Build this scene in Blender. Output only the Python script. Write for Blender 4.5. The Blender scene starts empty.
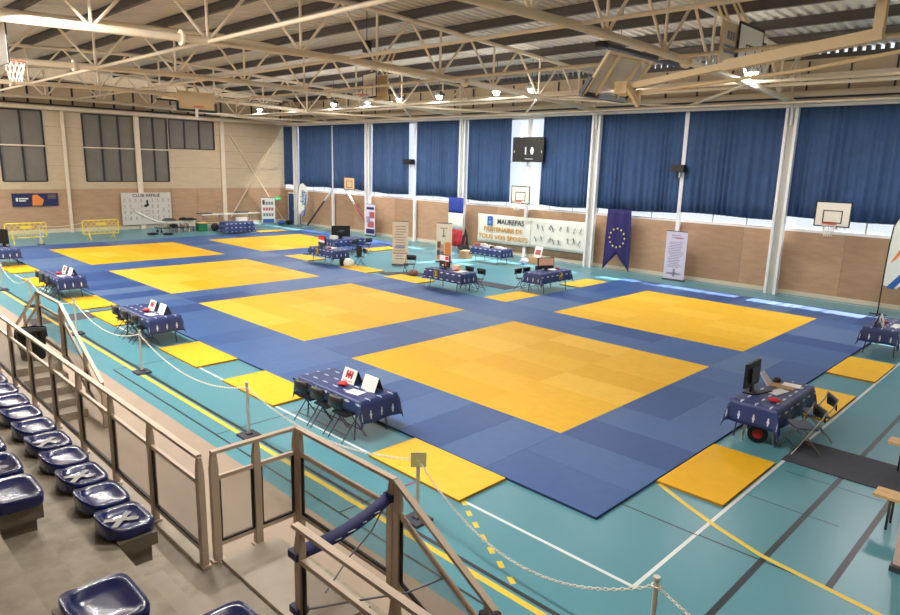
import bpy, math, random
from mathutils import Vector, Matrix
random.seed(7)
PI=math.pi
sc=bpy.context.scene
COL=sc.collection
# ------------------------------------------------------------------ materials
def lin(c):
    return tuple(((v/255)/12.92 if v/255<=.04045 else ((v/255+.055)/1.055)**2.4) for v in c)+(1,)
MATS={}
def mat(name,rgb,rough=.6,metal=0,var=.0,scale=6,bump=0,spec=.5,emit=0,coat=0,stretch=None):
    if name in MATS: return MATS[name]
    m=bpy.data.materials.new(name); m.use_nodes=True; nt=m.node_tree; n=nt.nodes; l=nt.links
    b=n['Principled BSDF']; c=lin(rgb)
    b.inputs['Base Color'].default_value=c; b.inputs['Roughness'].default_value=rough
    b.inputs['Metallic'].default_value=metal; b.inputs['Specular IOR Level'].default_value=spec
    b.inputs['Coat Weight'].default_value=coat
    if emit:
        b.inputs['Emission Color'].default_value=c; b.inputs['Emission Strength'].default_value=emit
    if var or bump:
        tc=n.new('ShaderNodeTexCoord'); ns=n.new('ShaderNodeTexNoise'); ns.inputs['Scale'].default_value=scale
        ns.inputs['Detail'].default_value=5
        src=tc.outputs['Object']
        if stretch:
            mp=n.new('ShaderNodeMapping'); mp.inputs['Scale'].default_value=stretch; l.new(src,mp.inputs['Vector']); src=mp.outputs['Vector']
        l.new(src,ns.inputs['Vector'])
        if var:
            r=n.new('ShaderNodeValToRGB'); r.color_ramp.elements[0].position=.3; r.color_ramp.elements[1].position=.7
            r.color_ramp.elements[0].color=tuple(min(1,x*(1-var)) for x in c[:3])+(1,)
            r.color_ramp.elements[1].color=tuple(min(1,x*(1+var)) for x in c[:3])+(1,)
            l.new(ns.outputs['Fac'],r.inputs['Fac']); l.new(r.outputs['Color'],b.inputs['Base Color'])
        if bump:
            bp=n.new('ShaderNodeBump'); bp.inputs['Strength'].default_value=bump; bp.inputs['Distance'].default_value=.02
            l.new(ns.outputs['Fac'],bp.inputs['Height']); l.new(bp.outputs['Normal'],b.inputs['Normal'])
    MATS[name]=m; return m
def glass(name,rgb,alpha,rough=.1):
    m=bpy.data.materials.new(name); m.use_nodes=True; nt=m.node_tree; n=nt.nodes; l=nt.links
    n.remove(n['Principled BSDF']); out=n['Material Output']
    t=n.new('ShaderNodeBsdfTransparent'); d=n.new('ShaderNodeBsdfDiffuse'); g=n.new('ShaderNodeBsdfGlossy')
    d.inputs['Color'].default_value=lin(rgb); g.inputs['Roughness'].default_value=rough
    a=n.new('ShaderNodeMixShader'); a.inputs[0].default_value=alpha
    l.new(t.outputs[0],a.inputs[1]); l.new(d.outputs[0],a.inputs[2])
    b=n.new('ShaderNodeMixShader'); b.inputs[0].default_value=.06
    l.new(a.outputs[0],b.inputs[1]); l.new(g.outputs[0],b.inputs[2]); l.new(b.outputs[0],out.inputs[0])
    MATS[name]=m; return m
def cloth_mat():
    m=bpy.data.materials.new('printed_blue_cloth'); m.use_nodes=True; nt=m.node_tree; n=nt.nodes; l=nt.links
    b=n['Principled BSDF']; b.inputs['Roughness'].default_value=.45
    uv=n.new('ShaderNodeUVMap'); sp=n.new('ShaderNodeSeparateXYZ'); l.new(uv.outputs[0],sp.inputs[0])
    def M(op,a,bb):
        x=n.new('ShaderNodeMath'); x.operation=op
        for i,v in enumerate((a,bb)):
            if isinstance(v,(int,float)): x.inputs[i].default_value=v
            else: l.new(v,x.inputs[i])
        return x.outputs[0]
    def box(u,v,pu,pv,hu,hv,ou=0):
        fu=M('ABSOLUTE',M('SUBTRACT',M('FRACT',M('ADD',M('DIVIDE',u,pu),ou),0),.5),0)
        fv=M('ABSOLUTE',M('SUBTRACT',M('FRACT',M('DIVIDE',v,pv),0),.5),0)
        return M('MULTIPLY',M('LESS_THAN',fu,hu/pu),M('LESS_THAN',fv,hv/pv))
    u,v=sp.outputs[0],sp.outputs[1]
    a=box(u,v,.30,.24,.07,.012); a2=box(u,v,.30,.24,.022,.022); 
    f=M('MAXIMUM',a,a2)
    mx=n.new('ShaderNodeMix'); mx.data_type='RGBA'; l.new(f,mx.inputs[0])
    mx.inputs[6].default_value=lin((44,60,112)); mx.inputs[7].default_value=lin((205,212,226))
    l.new(mx.outputs[2],b.inputs['Base Color']); MATS['cloth']=m; return m
M_floor=mat('teal_sports_floor',(88,146,160),.32,var=.05,scale=.6,spec=.45)
M_white=mat('white_line_paint',(222,228,226),.4); M_yl=mat('yellow_line_paint',(228,200,70),.4); M_bl=mat('black_line_paint',(44,52,60),.4); M_rl=mat('red_line_paint',(150,40,60),.4)
M_beige=mat('beige_floor_strip',(160,142,124),.6,var=.06,scale=2)
M_dark=mat('dark_grey_runner',(66,68,80),.8,var=.1,scale=14)
M_blue=[mat('blue_mat_vinyl_%d'%i,c,.45,var=.05,scale=5,spec=.3) for i,c in enumerate([(58,92,148),(66,100,154),(48,80,138),(86,114,158)])]
M_yel=[mat('yellow_mat_vinyl_%d'%i,c,.55,var=.04,scale=5,spec=.18) for i,c in enumerate([(238,186,48),(243,194,66),(232,178,34)])]
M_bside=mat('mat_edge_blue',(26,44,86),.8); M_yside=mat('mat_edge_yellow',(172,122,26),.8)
M_wood=mat('plywood_panel',(178,144,114),.55,var=.10,scale=1.3,stretch=(1.5,1.5,6))
M_wood2=mat('plywood_panel_dark',(166,133,104),.55,var=.10,scale=1.1,stretch=(1.5,1.5,6))
M_clad=mat('beige_wall_cladding',(196,176,148),.7,var=.06,scale=1.2,stretch=(1,1,5))
M_base=mat('cream_baseboard',(205,196,176),.5)
M_sill=mat('white_sill_board',(238,236,232),.5)
M_curt=mat('navy_curtain_fabric',(50,77,118),.85,var=.10,scale=3)
M_col=mat('white_steel_column',(226,226,228),.4)
M_steel=mat('cream_painted_steel',(226,210,186),.42,var=.05,scale=2)
M_purl=mat('dark_grey_purlin',(82,76,72),.6)
M_deck=mat('corrugated_roof_sheet',(214,207,198),.55,var=.08,scale=.5)
M_black=mat('black_plastic',(18,18,20),.4); M_rub=mat('black_rubber',(26,26,28),.8)
M_grey=mat('grey_shutter',(116,110,102),.55,var=.08,scale=1.5)
M_frame=mat('dark_window_frame',(36,40,52),.5)
M_conc=mat('weathered_concrete',(148,138,122),.85,var=.22,scale=7,bump=.3)
M_conc2=mat('smooth_concrete',(156,146,132),.8,var=.10,scale=4,bump=.15)
M_seat=mat('glossy_navy_plastic',(18,28,86),.25,coat=.25)
M_tape=mat('grey_tape',(104,101,96),.5)
M_rail=mat('taupe_painted_rail',(186,168,150),.4,metal=.1,var=.05,scale=5)
M_gask=mat('black_gasket',(22,20,20),.6)
M_glass=glass('guard_glass',(150,140,126),.22)
M_pane=glass('window_pane_glass',(225,235,250),.10)
M_acr=glass('clear_acrylic',(230,222,216),.4)
M_cloth=cloth_mat()
M_leg=mat('dark_table_leg',(84,86,94),.4,metal=.5); M_ltop=mat('table_top_grey',(200,200,200),.6)
M_chrome=mat('dull_chrome',(170,165,155),.3,metal=.9)
M_paper=mat('white_paper',(238,236,230),.7); M_ink=mat('grey_print',(120,122,130),.7); M_red=mat('red_plastic',(190,30,40),.5)
M_post=mat('grey_post',(196,194,186),.4); M_chain=mat('white_plastic_chain',(232,226,212),.5)
M_ybar=mat('yellow_barrier_plastic',(236,208,70),.5)
M_navy=mat('navy_print',(30,34,84),.6); M_orange=mat('orange_print',(226,130,58),.6); M_gold=mat('ochre_print',(198,142,44),.6)
M_bblue=mat('blue_print',(40,90,160),.6); M_ban=mat('white_banner_vinyl',(226,226,216),.5,var=.04,scale=2)
M_cream=mat('cream_banner',(228,208,184),.6); M_lil=mat('pale_lilac_banner',(206,202,222),.6); M_lilink=mat('lilac_print',(150,146,178),.6)
M_rose=mat('rose_print',(170,90,90),.6); M_brown=mat('brown_print',(128,92,80),.6)
M_eu=mat('dark_violet_flag',(36,30,92),.8,var=.08,scale=4); M_star=mat('flag_star_yellow',(240,226,130),.6)
M_door=mat('blue_door_paint',(36,66,120),.45); M_green=mat('green_exit_sign',(40,190,110),.4,emit=.5)
M_board=mat('white_backboard',(226,220,208),.5); M_rim=mat('orange_rim',(216,84,46),.4); M_net=mat('white_net',(236,232,224),.8)
M_btan=mat('tan_backboard',(206,178,138),.5)
M_bsteel=mat('cream_goal_steel',(220,194,150),.45)
M_lamp=mat('floodlight_lens',(255,250,240),.3,emit=22); M_housing=mat('floodlight_housing',(70,68,66),.5)
M_digit=mat('scoreboard_digit',(225,235,245),.4,emit=.9)
M_bin=mat('black_bin_liner',(14,14,15),.25)
M_card=mat('cardboard',(176,140,100),.8); M_gcrate=mat('green_crate',(30,110,70),.6)
M_benchw=mat('pale_bench_wood',(216,178,118),.5,var=.08,scale=3,stretch=(1,8,1))
M_sign=mat('yellowish_card',(214,204,140),.6)
M_scr=mat('dark_screen',(20,24,34),.2)
# ------------------------------------------------------------------ mesh builder
class MB:
    def __init__(s): s.v=[]; s.f=[]; s.mi=[]; s.uv=None; s.smooth=[]
    def add(s,vs,fs,mi=0,sm=False):
        o=len(s.v); s.v+= [tuple(v) for v in vs]; s.f+=[tuple(i+o for i in f) for f in fs]; s.mi+=[mi]*len(fs); s.smooth+=[sm]*len(fs); return s
    def box(s,c,d,mi=0,R=None):
        x,y,z=d[0]/2,d[1]/2,d[2]/2
        vs=[Vector((a*x,b*y,e*z)) for a in(-1,1) for b in(-1,1) for e in(-1,1)]
        if R is not None: vs=[R@v for v in vs]
        c=Vector(c)
        return s.add([v+c for v in vs],[(0,1,3,2),(4,6,7,5),(0,4,5,1),(2,3,7,6),(0,2,6,4),(1,5,7,3)],mi)
    def bar(s,a,b,w,h,mi=0,up=(0,0,1)):
        a,b=Vector(a),Vector(b); d=b-a; L=d.length; z=d.normalized(); u=Vector(up)
        if abs(z.dot(u))>.98: u=Vector((1,0,0))
        x=u.cross(z).normalized(); y=z.cross(x)
        R=Matrix((x,y,z)).transposed()
        return s.box((a+b)/2,(w,h,L),mi,R)
    def cyl(s,a,b,r,n=8,mi=0,r2=None,cap=True):
        a,b=Vector(a),Vector(b); z=(b-a).normalized(); u=Vector((0,0,1)) if abs(z.z)<.9 else Vector((1,0,0))
        x=u.cross(z).normalized(); y=z.cross(x); r2=r if r2 is None else r2
        vs=[]; 
        for p,q in((a,r),(b,r2)):
            for i in range(n): t=2*PI*i/n; vs.append(p+x*math.cos(t)*q+y*math.sin(t)*q)
        s.add(vs,[(i,(i+1)%n,n+(i+1)%n,n+i) for i in range(n)],mi,True)
        if cap: s.add(vs,[tuple(range(n-1,-1,-1)),tuple(range(n,2*n))],mi)
        return s
    def tube(s,pts,r,n=8,mi=0):
        pts=[Vector(p) for p in pts]; vs=[]; pu=None
        for k,p in enumerate(pts):
            d=(pts[min(k+1,len(pts)-1)]-pts[max(k-1,0)]).normalized()
            if pu is None: pu=Vector((0,0,1)) if abs(d.z)<.9 else Vector((1,0,0))
            x=(pu-d*pu.dot(d)).normalized(); y=d.cross(x); pu=x
            for i in range(n): t=2*PI*i/n; vs.append(p+x*math.cos(t)*r+y*math.sin(t)*r)
        fs=[(k*n+i,k*n+(i+1)%n,(k+1)*n+(i+1)%n,(k+1)*n+i) for k in range(len(pts)-1) for i in range(n)]
        s.add(vs,fs,mi,True); m=len(pts)-1
        s.add(vs,[tuple(range(n-1,-1,-1)),tuple(range(m*n,m*n+n))],mi); return s
    def prism(s,poly,d,mi=0,sm=False):
        # poly: list of 3D points (planar), extruded along vector d
        n=len(poly); a=[Vector(p) for p in poly]; d=Vector(d); b=[p+d for p in a]
        return s.add(a+b,[tuple(range(n-1,-1,-1)),tuple(range(n,2*n))]+[(i,(i+1)%n,n+(i+1)%n,n+i) for i in range(n)],mi,sm)
    def grid(s,fn,nu,nv,mi=0,sm=True):
        vs=[fn(i/nu,j/nv) for i in range(nu+1) for j in range(nv+1)]
        return s.add(vs,[(i*(nv+1)+j,(i+1)*(nv+1)+j,(i+1)*(nv+1)+j+1,i*(nv+1)+j+1) for i in range(nu) for j in range(nv)],mi,sm)
    def lathe(s,prof,c=(0,0,0),n=16,mi=0):
        c=Vector(c); vs=[]
        for r,z in prof:
            for i in range(n): t=2*PI*i/n; vs.append(c+Vector((r*math.cos(t),r*math.sin(t),z)))
        fs=[(k*n+i,k*n+(i+1)%n,(k+1)*n+(i+1)%n,(k+1)*n+i) for k in range(len(prof)-1) for i in range(n)]
        return s.add(vs,fs,mi,True)
    def mesh(s,name,mats):
        me=bpy.data.meshes.new(name); me.from_pydata(s.v,[],s.f); 
        for m in (mats if isinstance(mats,(list,tuple)) else [mats]): me.materials.append(m)
        me.polygons.foreach_set('material_index',s.mi); me.polygons.foreach_set('use_smooth',s.smooth)
        me.update(); return me
    def build(s,name,mats,parent=None,loc=(0,0,0),rz=0,fix=True):
        me=s.mesh(name,mats)
        if fix:
            import bmesh
            bm=bmesh.new(); bm.from_mesh(me); bmesh.ops.recalc_face_normals(bm,faces=bm.faces); bm.to_mesh(me); bm.free()
        return O(name,me,parent,loc,rz)
def O(name,me,parent=None,loc=(0,0,0),rz=0):
    o=bpy.data.objects.new(name,me); COL.objects.link(o); o.location=loc; o.rotation_euler=(0,0,rz)
    if parent: o.parent=parent
    return o
def tag(o,label,cat,group=None):
    o['label']=label; o['category']=cat
    if group: o['group']=group
    return o
def thing(name,label,cat,loc=(0,0,0),rz=0,group=None):
    return tag(O(name,None,None,loc,rz),label,cat,group)
def struct(o): o['kind']='structure'; return o
def plabel(o,l): o['label']=l; return o
def copy_tree(o,loc,rz,label,group=None):
    r=o.copy(); COL.objects.link(r); r.location=loc; r.rotation_euler=(0,0,rz); r['label']=label
    if group: r['group']=group
    for ch in list(KIDS(o)):
        c=ch.copy(); COL.objects.link(c); c.parent=r
        for g in list(KIDS(ch)):
            d=g.copy(); COL.objects.link(d); d.parent=c
    return r
def KIDS(o): return [x for x in bpy.data.objects if x.parent==o]
ORD=['first','second','third','fourth','fifth','sixth','seventh','eighth','ninth','tenth','eleventh','twelfth','thirteenth','fourteenth','fifteenth','sixteenth','seventeenth','eighteenth','nineteenth','twentieth']
def text(name,body,size,parent,loc,rot,m,thick=.004,align='CENTER',squash=1):
    cu=bpy.data.curves.new(name,'FONT'); cu.body=body; cu.size=size; cu.extrude=thick; cu.align_x=align; cu.align_y='CENTER'; cu.resolution_u=3; cu.offset=.006*size/.35
    t=bpy.data.objects.new(name+'_tmp',cu); COL.objects.link(t)
    dg=bpy.context.evaluated_depsgraph_get(); me=bpy.data.meshes.new_from_object(t.evaluated_get(dg))
    bpy.data.objects.remove(t); bpy.data.curves.remove(cu)
    me.materials.clear(); me.materials.append(m); me.name=name
    o=O(name,me,parent,loc); o.rotation_euler=rot; o.scale=(squash,1,1); return o
# ------------------------------------------------------------------ camera
f,cx,cy,cz,yaw,pit,rol=665.2,-9.1505,-6.1983,4.5584,.776,-.2116,.0265
F=Vector((math.cos(pit)*math.cos(yaw),math.cos(pit)*math.sin(yaw),math.sin(pit)))
R=Vector((math.sin(yaw),-math.cos(yaw),0)); U=R.cross(F)
R2=R*math.cos(rol)+U*math.sin(rol); U2=U*math.cos(rol)-R*math.sin(rol)
cd=bpy.data.cameras.new('camera'); cam=bpy.data.objects.new('camera',cd); COL.objects.link(cam)
cd.sensor_width=36; cd.lens=f/900*36; cd.clip_end=300
Mx=Matrix((R2,U2,-F)).transposed().to_4x4(); Mx.translation=Vector((cx,cy,cz)); cam.matrix_world=Mx
sc.camera=cam
# ------------------------------------------------------------------ setting
WX=18.1; EY=38.2; X0=-11; Y0=-9.5
def ZR(x): return 9.25-.043*abs(x-4)        # top chord height
fl=MB()
fl.box(((X0+WX)/2,(Y0+EY)/2,-.1),(WX-X0,EY-Y0,.2),0)
Z=.0015
def rect(x0,x1,y0,y1,mi,z=Z): fl.add([(x0,y0,z),(x1,y0,z),(x1,y1,z),(x0,y1,z)],[(0,1,2,3)],mi)
def line(pts,w,mi,z=Z):
    pts=[Vector(p) for p in pts]; L=[];Rr=[]
    for k,p in enumerate(pts):
        d=(pts[min(k+1,len(pts)-1)]-pts[max(k-1,0)]).normalized(); nn=Vector((-d.y,d.x))*w/2
        L.append((p.x+nn.x,p.y+nn.y,z)); Rr.append((p.x-nn.x,p.y-nn.y,z))
    n=len(pts); fl.add(L+Rr,[(n+k,n+k+1,k+1,k) for k in range(n-1)],mi)
# material slots 1 beige 2 white 3 yellow 4 black 5 red 6 dark
rect(X0,-4.62,Y0,EY,1)
line([(-2.93,-3.08),(-2.93,33)],.05,2); line([(-2.93,-3.08),(18,-3.0)],.05,2)
line([(-4.06,Y0),(-4.06,36)],.085,3,.002); line([(-3.95,Y0),(-3.95,36)],.06,4,.0018)
line([(-4.38,Y0),(-4.38,8.7)],.035,4); line([(-4.38,8.7),(-2.2,8.7)],.03,4); line([(-4.38,3.95),(-2.2,3.95)],.03,4)
line([(-4.38,.45),(-3.55,.43)],.03,4); line([(-3.55,.43),(-2.95,.41)],.03,5)
line([(-3.2,-3.88),(18,-3.95)],.075,4); line([(-1.35,-4.61),(8,-4.61)],.075,4,.0016)
line([(-1.36,-1.9),(-1.36,-3.1)],.03,4); line([(-1.34,-3.1),(-1.32,-4.61)],.03,4); line([(3.05,-3.0),(3.1,-9)],.02,4)
line([(1.5,-3.2),(1.5,-4.6)],.02,4); line([(.25,-2.2),(.25,-4.3)],.02,4)
line([(-.41,-2.07),(-.72,-2.65),(-.98,-3.2),(-1.22,-3.83),(-1.45,-5.2),(-1.55,-6.5)],.075,3,.003)
for a,b in zip([(-2.96,-.5),(-3.12,-.74),(-3.27,-1.0),(-3.42,-1.26),(-3.56,-1.52),(-3.7,-1.79),(-3.84,-2.07)],[(.3,.9)]*7):
    v=Vector((-.52,-.85)).normalized()*.07
    line([(a[0]-v.x,a[1]-v.y),(a[0]+v.x,a[1]+v.y)],.07,3,.0025)
rect(-4.6,-1.9,14.05,14.95,6)
line([(17.75,Y0),(17.75,36)],.06,2); line([(16.6,10),(17,20),(16.6,36)],.05,3)
struct(fl.build('floor',[M_floor,M_beige,M_white,M_yl,M_bl,M_rl,M_dark],fix=False))
# dark carpet runners
t=MB(); t.box((0,0,.006),(1.15,3.2,.012)); tag(t.build('carpet_runner',M_dark,None,(2.45,-4.62,.004)),'dark grey runner on the floor beside the right monitor table','carpet')
t=MB()
rp=[(8.45,15.05),(8.8,15.0),(9.3,14.7),(9.8,13.9),(10.05,12.8),(10.2,11.6),(10.3,10.4),(10.3,9.6)]
ou=[];inn=[]
for k,p in enumerate(rp):
    a=Vector(rp[max(k-1,0)]);b=Vector(rp[min(k+1,len(rp)-1)]);d=(b-a).normalized();n=Vector((-d.y,d.x))*.4
    ou.append((p[0]+n.x,p[1]+n.y,.004));inn.append((p[0]-n.x,p[1]-n.y,.004))
for k in range(len(rp)-1): t.prism([ou[k],ou[k+1],inn[k+1],inn[k]],(0,0,.01))
tag(t.build('carpet_runner',M_dark),'dark grey curved runner on the floor behind table number three','carpet')
# curtain wall
w=MB()
YA=-9.5
def wy(y0,y1,z0,z1,mi,x=WX,th=.2): w.box((x+th/2,(y0+y1)/2,(z0+z1)/2),(th,y1-y0,z1-z0),mi)
wy(YA,EY,.0,.16,2,WX-.03,.23); 
yy=[-9.5,-5.6,-3.4,-1.4,.55,2.75,4.2,6.9,9.0,11.05,13.0,15.1,17.2,19.4,21.4,23.55,25.6,27.65,29.7,31.85,33.8,35.9,EY]
for i_,(a_,b_) in enumerate(zip(yy[:-1],yy[1:])): wy(a_+.004,b_-.004,.16,2.42,1 if i_%3 else 5)
wy(YA,EY,.16,2.42,4,WX+.01,.19); wy(YA,EY,2.42,2.47,3); wy(YA,EY,6.95,8.62,0); wy(YA,EY,8.62,8.78,4)
nb=170
for i in range(nb):   # closure blocks between the roof corrugations, daylight shows between them
    y=YA+(EY-YA)*(i+.5)/nb; w.box((WX+.1,y,8.85),(.2,(EY-YA)/nb*.45,.18),4)

struct(w.build('wall_curtain_side',[M_clad,M_wood,M_base,M_sill,M_purl,M_wood2]))
FY=[2.75,11.05,19.4,27.65,35.9]
# windows behind the curtains
ys=[YA,-5.6]+FY+[EY]
wn=0
for a,b in zip(ys[:-1],ys[1:]):
    wn+=1
    wf=MB(); y0,y1=a+.02,b-.02
    for z in (2.49,6.91): wf.box((WX+.1,(y0+y1)/2,z),(.1,y1-y0,.08))
    for z in (4.8,): wf.box((WX+.1,(y0+y1)/2,z),(.05,y1-y0,.05))
    k=max(2,round((y1-y0)/1.4))
    for i in range(k+1): wf.box((WX+.1,y0+(y1-y0)*i/k,4.7),(.08,.06,4.4))
    o=struct(wf.build('window_%d'%wn,M_col))
    gp=MB(); gp.box((WX+.12,(y0+y1)/2,4.7),(.01,y1-y0,4.4)); gp.build('pane',M_pane,o)
# end wall
w=MB()
def wx(x0,x1,z0,z1,mi,y=EY,th=.2): w.box(((x0+x1)/2,y+th/2,(z0+z1)/2),(x1-x0,th,z1-z0),mi)
wx(X0,WX+.2,0,.22,2,EY-.03,.23); wx(X0,WX+.2,.22,2.55,1); 
wins=[(-3.4,-1.0,3.0,6.95),(.15,2.35,3.0,6.95),(4.47,7.5,3.0,6.95),(7.75,9.47,3.0,6.95),(9.63,12.67,5.12,6.95)]
xs=sorted(set([X0,WX+.2]+[v for q in wins for v in q[:2]]))
for a,b in zip(xs[:-1],xs[1:]):
    q=[q for q in wins if q[0]<=a+1e-6 and q[1]>=b-1e-6]
    if q: wx(a,b,2.55,q[0][2],0); wx(a,b,6.95,7.2,0)
    else: wx(a,b,2.55,7.2,0)
wx(X0,WX+.2,7.2,9.6,0)
for z in (3.55,4.6,5.7): wx(X0,WX,z,z+.012,4,EY-.004,.01) if False else None
for x in (-4.6,-.6,3.4,9.55,11.3,14.6): w.box((x,EY-.002,1.4),(.012,.01,2.3),4)
for z in (3.9,5.05,6.1):
    for a,b in ((2.35,4.47),(12.67,18.0)): w.box(((a+b)/2,EY-.002,z),(b-a,.01,.012),4)
w.box((11.1,EY-.002,3.9),(3.2,.01,.012),4)
struct(w.build('wall_far_end',[M_clad,M_wood,M_base,M_sill,M_brown]))
for i,(a,b,z0,z1) in enumerate(wins):
    wf=MB(); k=2 if b-a<2.5 else 3
    for j in range(k+1): wf.box((a+(b-a)*j/k,EY+.02,(z0+z1)/2),(.09,.1,z1-z0))
    wf.box(((a+b)/2,EY+.02,z0),(b-a,.1,.06)); wf.box(((a+b)/2,EY+.02,z1),(b-a,.1,.06))
    o=struct(wf.build('window_%d'%(11+i),M_frame))
    s=MB(); s.box(((a+b)/2,EY+.06,(z0+z1)/2),(b-a-.02,.04,z1-z0-.02)); s.build('shutter',M_grey,o)
    if z0<4: r=MB(); r.box(((a+b)/2,EY-.05,5.0),(b-a+.1,.05,.07)); r.build('transom_bar',M_steel,o)
# upper glazing posts on far end wall and upper dark frames
u=MB()
for i in range(20):
    x=-4+i*1.15
    u.box((x,EY-.03,7.95),(.10,.05,1.3))
u.box((6,EY-.04,7.33),(26,.06,.08)); u.box((6,EY-.04,8.62),(26,.06,.06))
struct(u.build('trim_1',M_frame))
# other two walls (out of the frame)
w=MB(); w.box((X0-.1,(Y0+EY)/2,4.8),(.2,EY-Y0+.4,9.6)); struct(w.build('wall_stand_side',M_clad))
w=MB(); w.box(((X0+WX)/2,Y0-.1,4.8),(WX-X0,.2,9.6)); struct(w.build('wall_near_end',M_clad))
# roof deck
d=MB(); pitch=.33; n=int((EY+.4-Y0)/pitch)
prof=[]
for i in range(n):
    y=Y0-.2+i*pitch; prof+=[(y,0),(y+pitch*.42,0),(y+pitch*.52,.07),(y+pitch*.9,.07)]
xsr=[X0-.3,4,WX+.45]
vs=[];fs=[];m=len(prof)
for x in xsr:
    for y,h in prof: vs.append((x,y,ZR(x)+.315+h))
for k in range(2):
    for i in range(m-1): fs.append((k*m+i,(k+1)*m+i,(k+1)*m+i+1,k*m+i+1))
d.add(vs,fs); o=d.build('ceiling',M_deck,fix=False); struct(o)
# purlins (dark I-beams along the hall)
px=[15.6,13.3,11.0,8.7,6.4,4.1,1.8,-.5,-2.8,-5.1,-7.4]
for i,x in enumerate(px):
    p=MB(); z=ZR(x)+.03
    p.box((0,(Y0+EY)/2,.005),(.14,EY-Y0-.1,.012)); p.box((0,(Y0+EY)/2,.27),(.16,EY-Y0-.1,.014)); p.box((0,(Y0+EY)/2,.138),(.03,EY-Y0-.1,.26))
    tag(p.build('roof_purlin',M_purl,None,(x,0,z)),'dark grey steel purlin under the roof sheets, %s from the curtain wall'%ORD[i],'beam','dark roof purlins')
# ------------------------------------------------------------------ roof trusses
def LC(x): # lower chord
    s=abs(x-3.75); return 7.58-.5*(s/14.2)**1.6+.0
def truss(y,label,xmin=-9.5):
    t=thing('roof_truss',label,'roof truss',(0,y,0),0,'cream roof trusses')
    r=.075
    nodes=[-.71+2.78*k for k in range(-3,8)]
    m=MB(); m.tube([(x,0,LC(x)) for x in [xmin,-5.5,-1.4,1.2,3.75,6.3,8.9,12,15,17.75]],.1,12); m.build('bottom_chord',M_steel,t)
    m=MB(); m.tube([(xmin,0,ZR(xmin)-.05),(4,0,ZR(4)-.05),(17.5,0,ZR(17.5)-.05)],.075,8); m.build('top_chord',M_steel,t)
    for x in (-1.4,8.9): m=MB(); m.cyl((x-.03,0,LC(x)),(x+.03,0,LC(x)),.19,14); m.build('flange',M_steel,t)
    for x in nodes:
        if x<xmin: continue
        zt=lambda q: ZR(q)-.07
        if x<17: 
            m=MB(); m.cyl((x,0,LC(x)),(x,0,zt(x)),.042,7); m.build('vertical_post',M_steel,t)
        for s in (-1,1):
            q=x+s*1.39
            if q>17.4 or q<xmin: continue
            m=MB(); m.cyl((x+s*.04,0,LC(x)+.03),(q-s*.05,0,zt(q)),.042,7); m.build('diagonal_brace',M_steel,t)
    m=MB(); m.box((17.3,0,(LC(17.3)+ZR(17.3))/2),(.08,.08,ZR(17.3)-LC(17.3))); m.build('end_post',M_steel,t)
    m=MB(); m.tube([(17.0,0,LC(17)-.02),(17.45,0,6.98),(17.55,0,6.6),(17.56,0,6.3)],.05,8); m.build('column_bracket',M_col,t)
    return t
for y,l in zip(FY,['nearest','second nearest','third nearest','fourth nearest','farthest']):
    truss(y,'cream tubular roof truss across the hall, %s to the stand'%l)
# longitudinal tubes joining trusses
for x,dz,l in [(-.71,-.02,'above the stand side'),(3.75,.05,'along the middle of the hall'),(8.2,.0,'between the hall middle and the curtains'),(13.19,.02,'carrying the floodlights')]:
    m=MB(); m.cyl((x,-4,LC(x)+dz),(x,EY-.1,LC(x)+dz),.05,8)
    tag(m.build('longitudinal_tie_tube',M_steel),'long cream steel tube tying the trusses, '+l,'beam')
# horizontal wind bracing near the curtain wall
for i in range(4):
    y0,y1=FY[i],FY[i+1]
    t=thing('roof_wind_brace','flat cream V shaped roof brace above curtains, %s bay from the near end'%ORD[i],'roof brace',(0,0,0),0,'wind braces above the curtains')
    for a,b in (((13.2,y0),(17.6,(y0+y1)/2)),((13.2,y1),(17.6,(y0+y1)/2))):
        m=MB(); m.cyl((a[0],a[1],7.3),(b[0],b[1],7.1),.05,7); m.build('brace_tube',M_steel,t)
m=MB(); m.cyl((15.6,-6,7.5),(15.6,EY-.1,7.5),.06,8); tag(m.build('longitudinal_tie_tube',M_steel),'cream steel tube running above the tops of the curtains','beam')
m=MB(); m.box((17.72,14,7.0),(.12,46,.12)); struct(m.build('trim_2',M_sill))
m=MB(); m.box((17.0,14,7.02),(.5,46,.06)); m.box((17.95,14,7.42),(.12,46,.2)); m.box((18.0,14,8.05),(.1,46,.12)); struct(m.build('trim_5',M_steel))
m=MB(); m.box((18.03,14,7.28),(.06,46,.06)); m.box((18.04,14,7.9),(.05,46,.04)); struct(m.build('trim_6',M_frame))
m=MB()
for y in [-3+1.386*i for i in range(30)]: m.box((WX-.03,y,7.95),(.06,.05,1.2))
struct(m.build('trim_3',M_frame))
# beam along the far end
m=MB(); m.box((4,EY-.5,7.1),(27,.16,.18)); tag(m.build('eaves_beam',M_steel),'cream beam along the top of the far end windows','beam')
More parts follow.
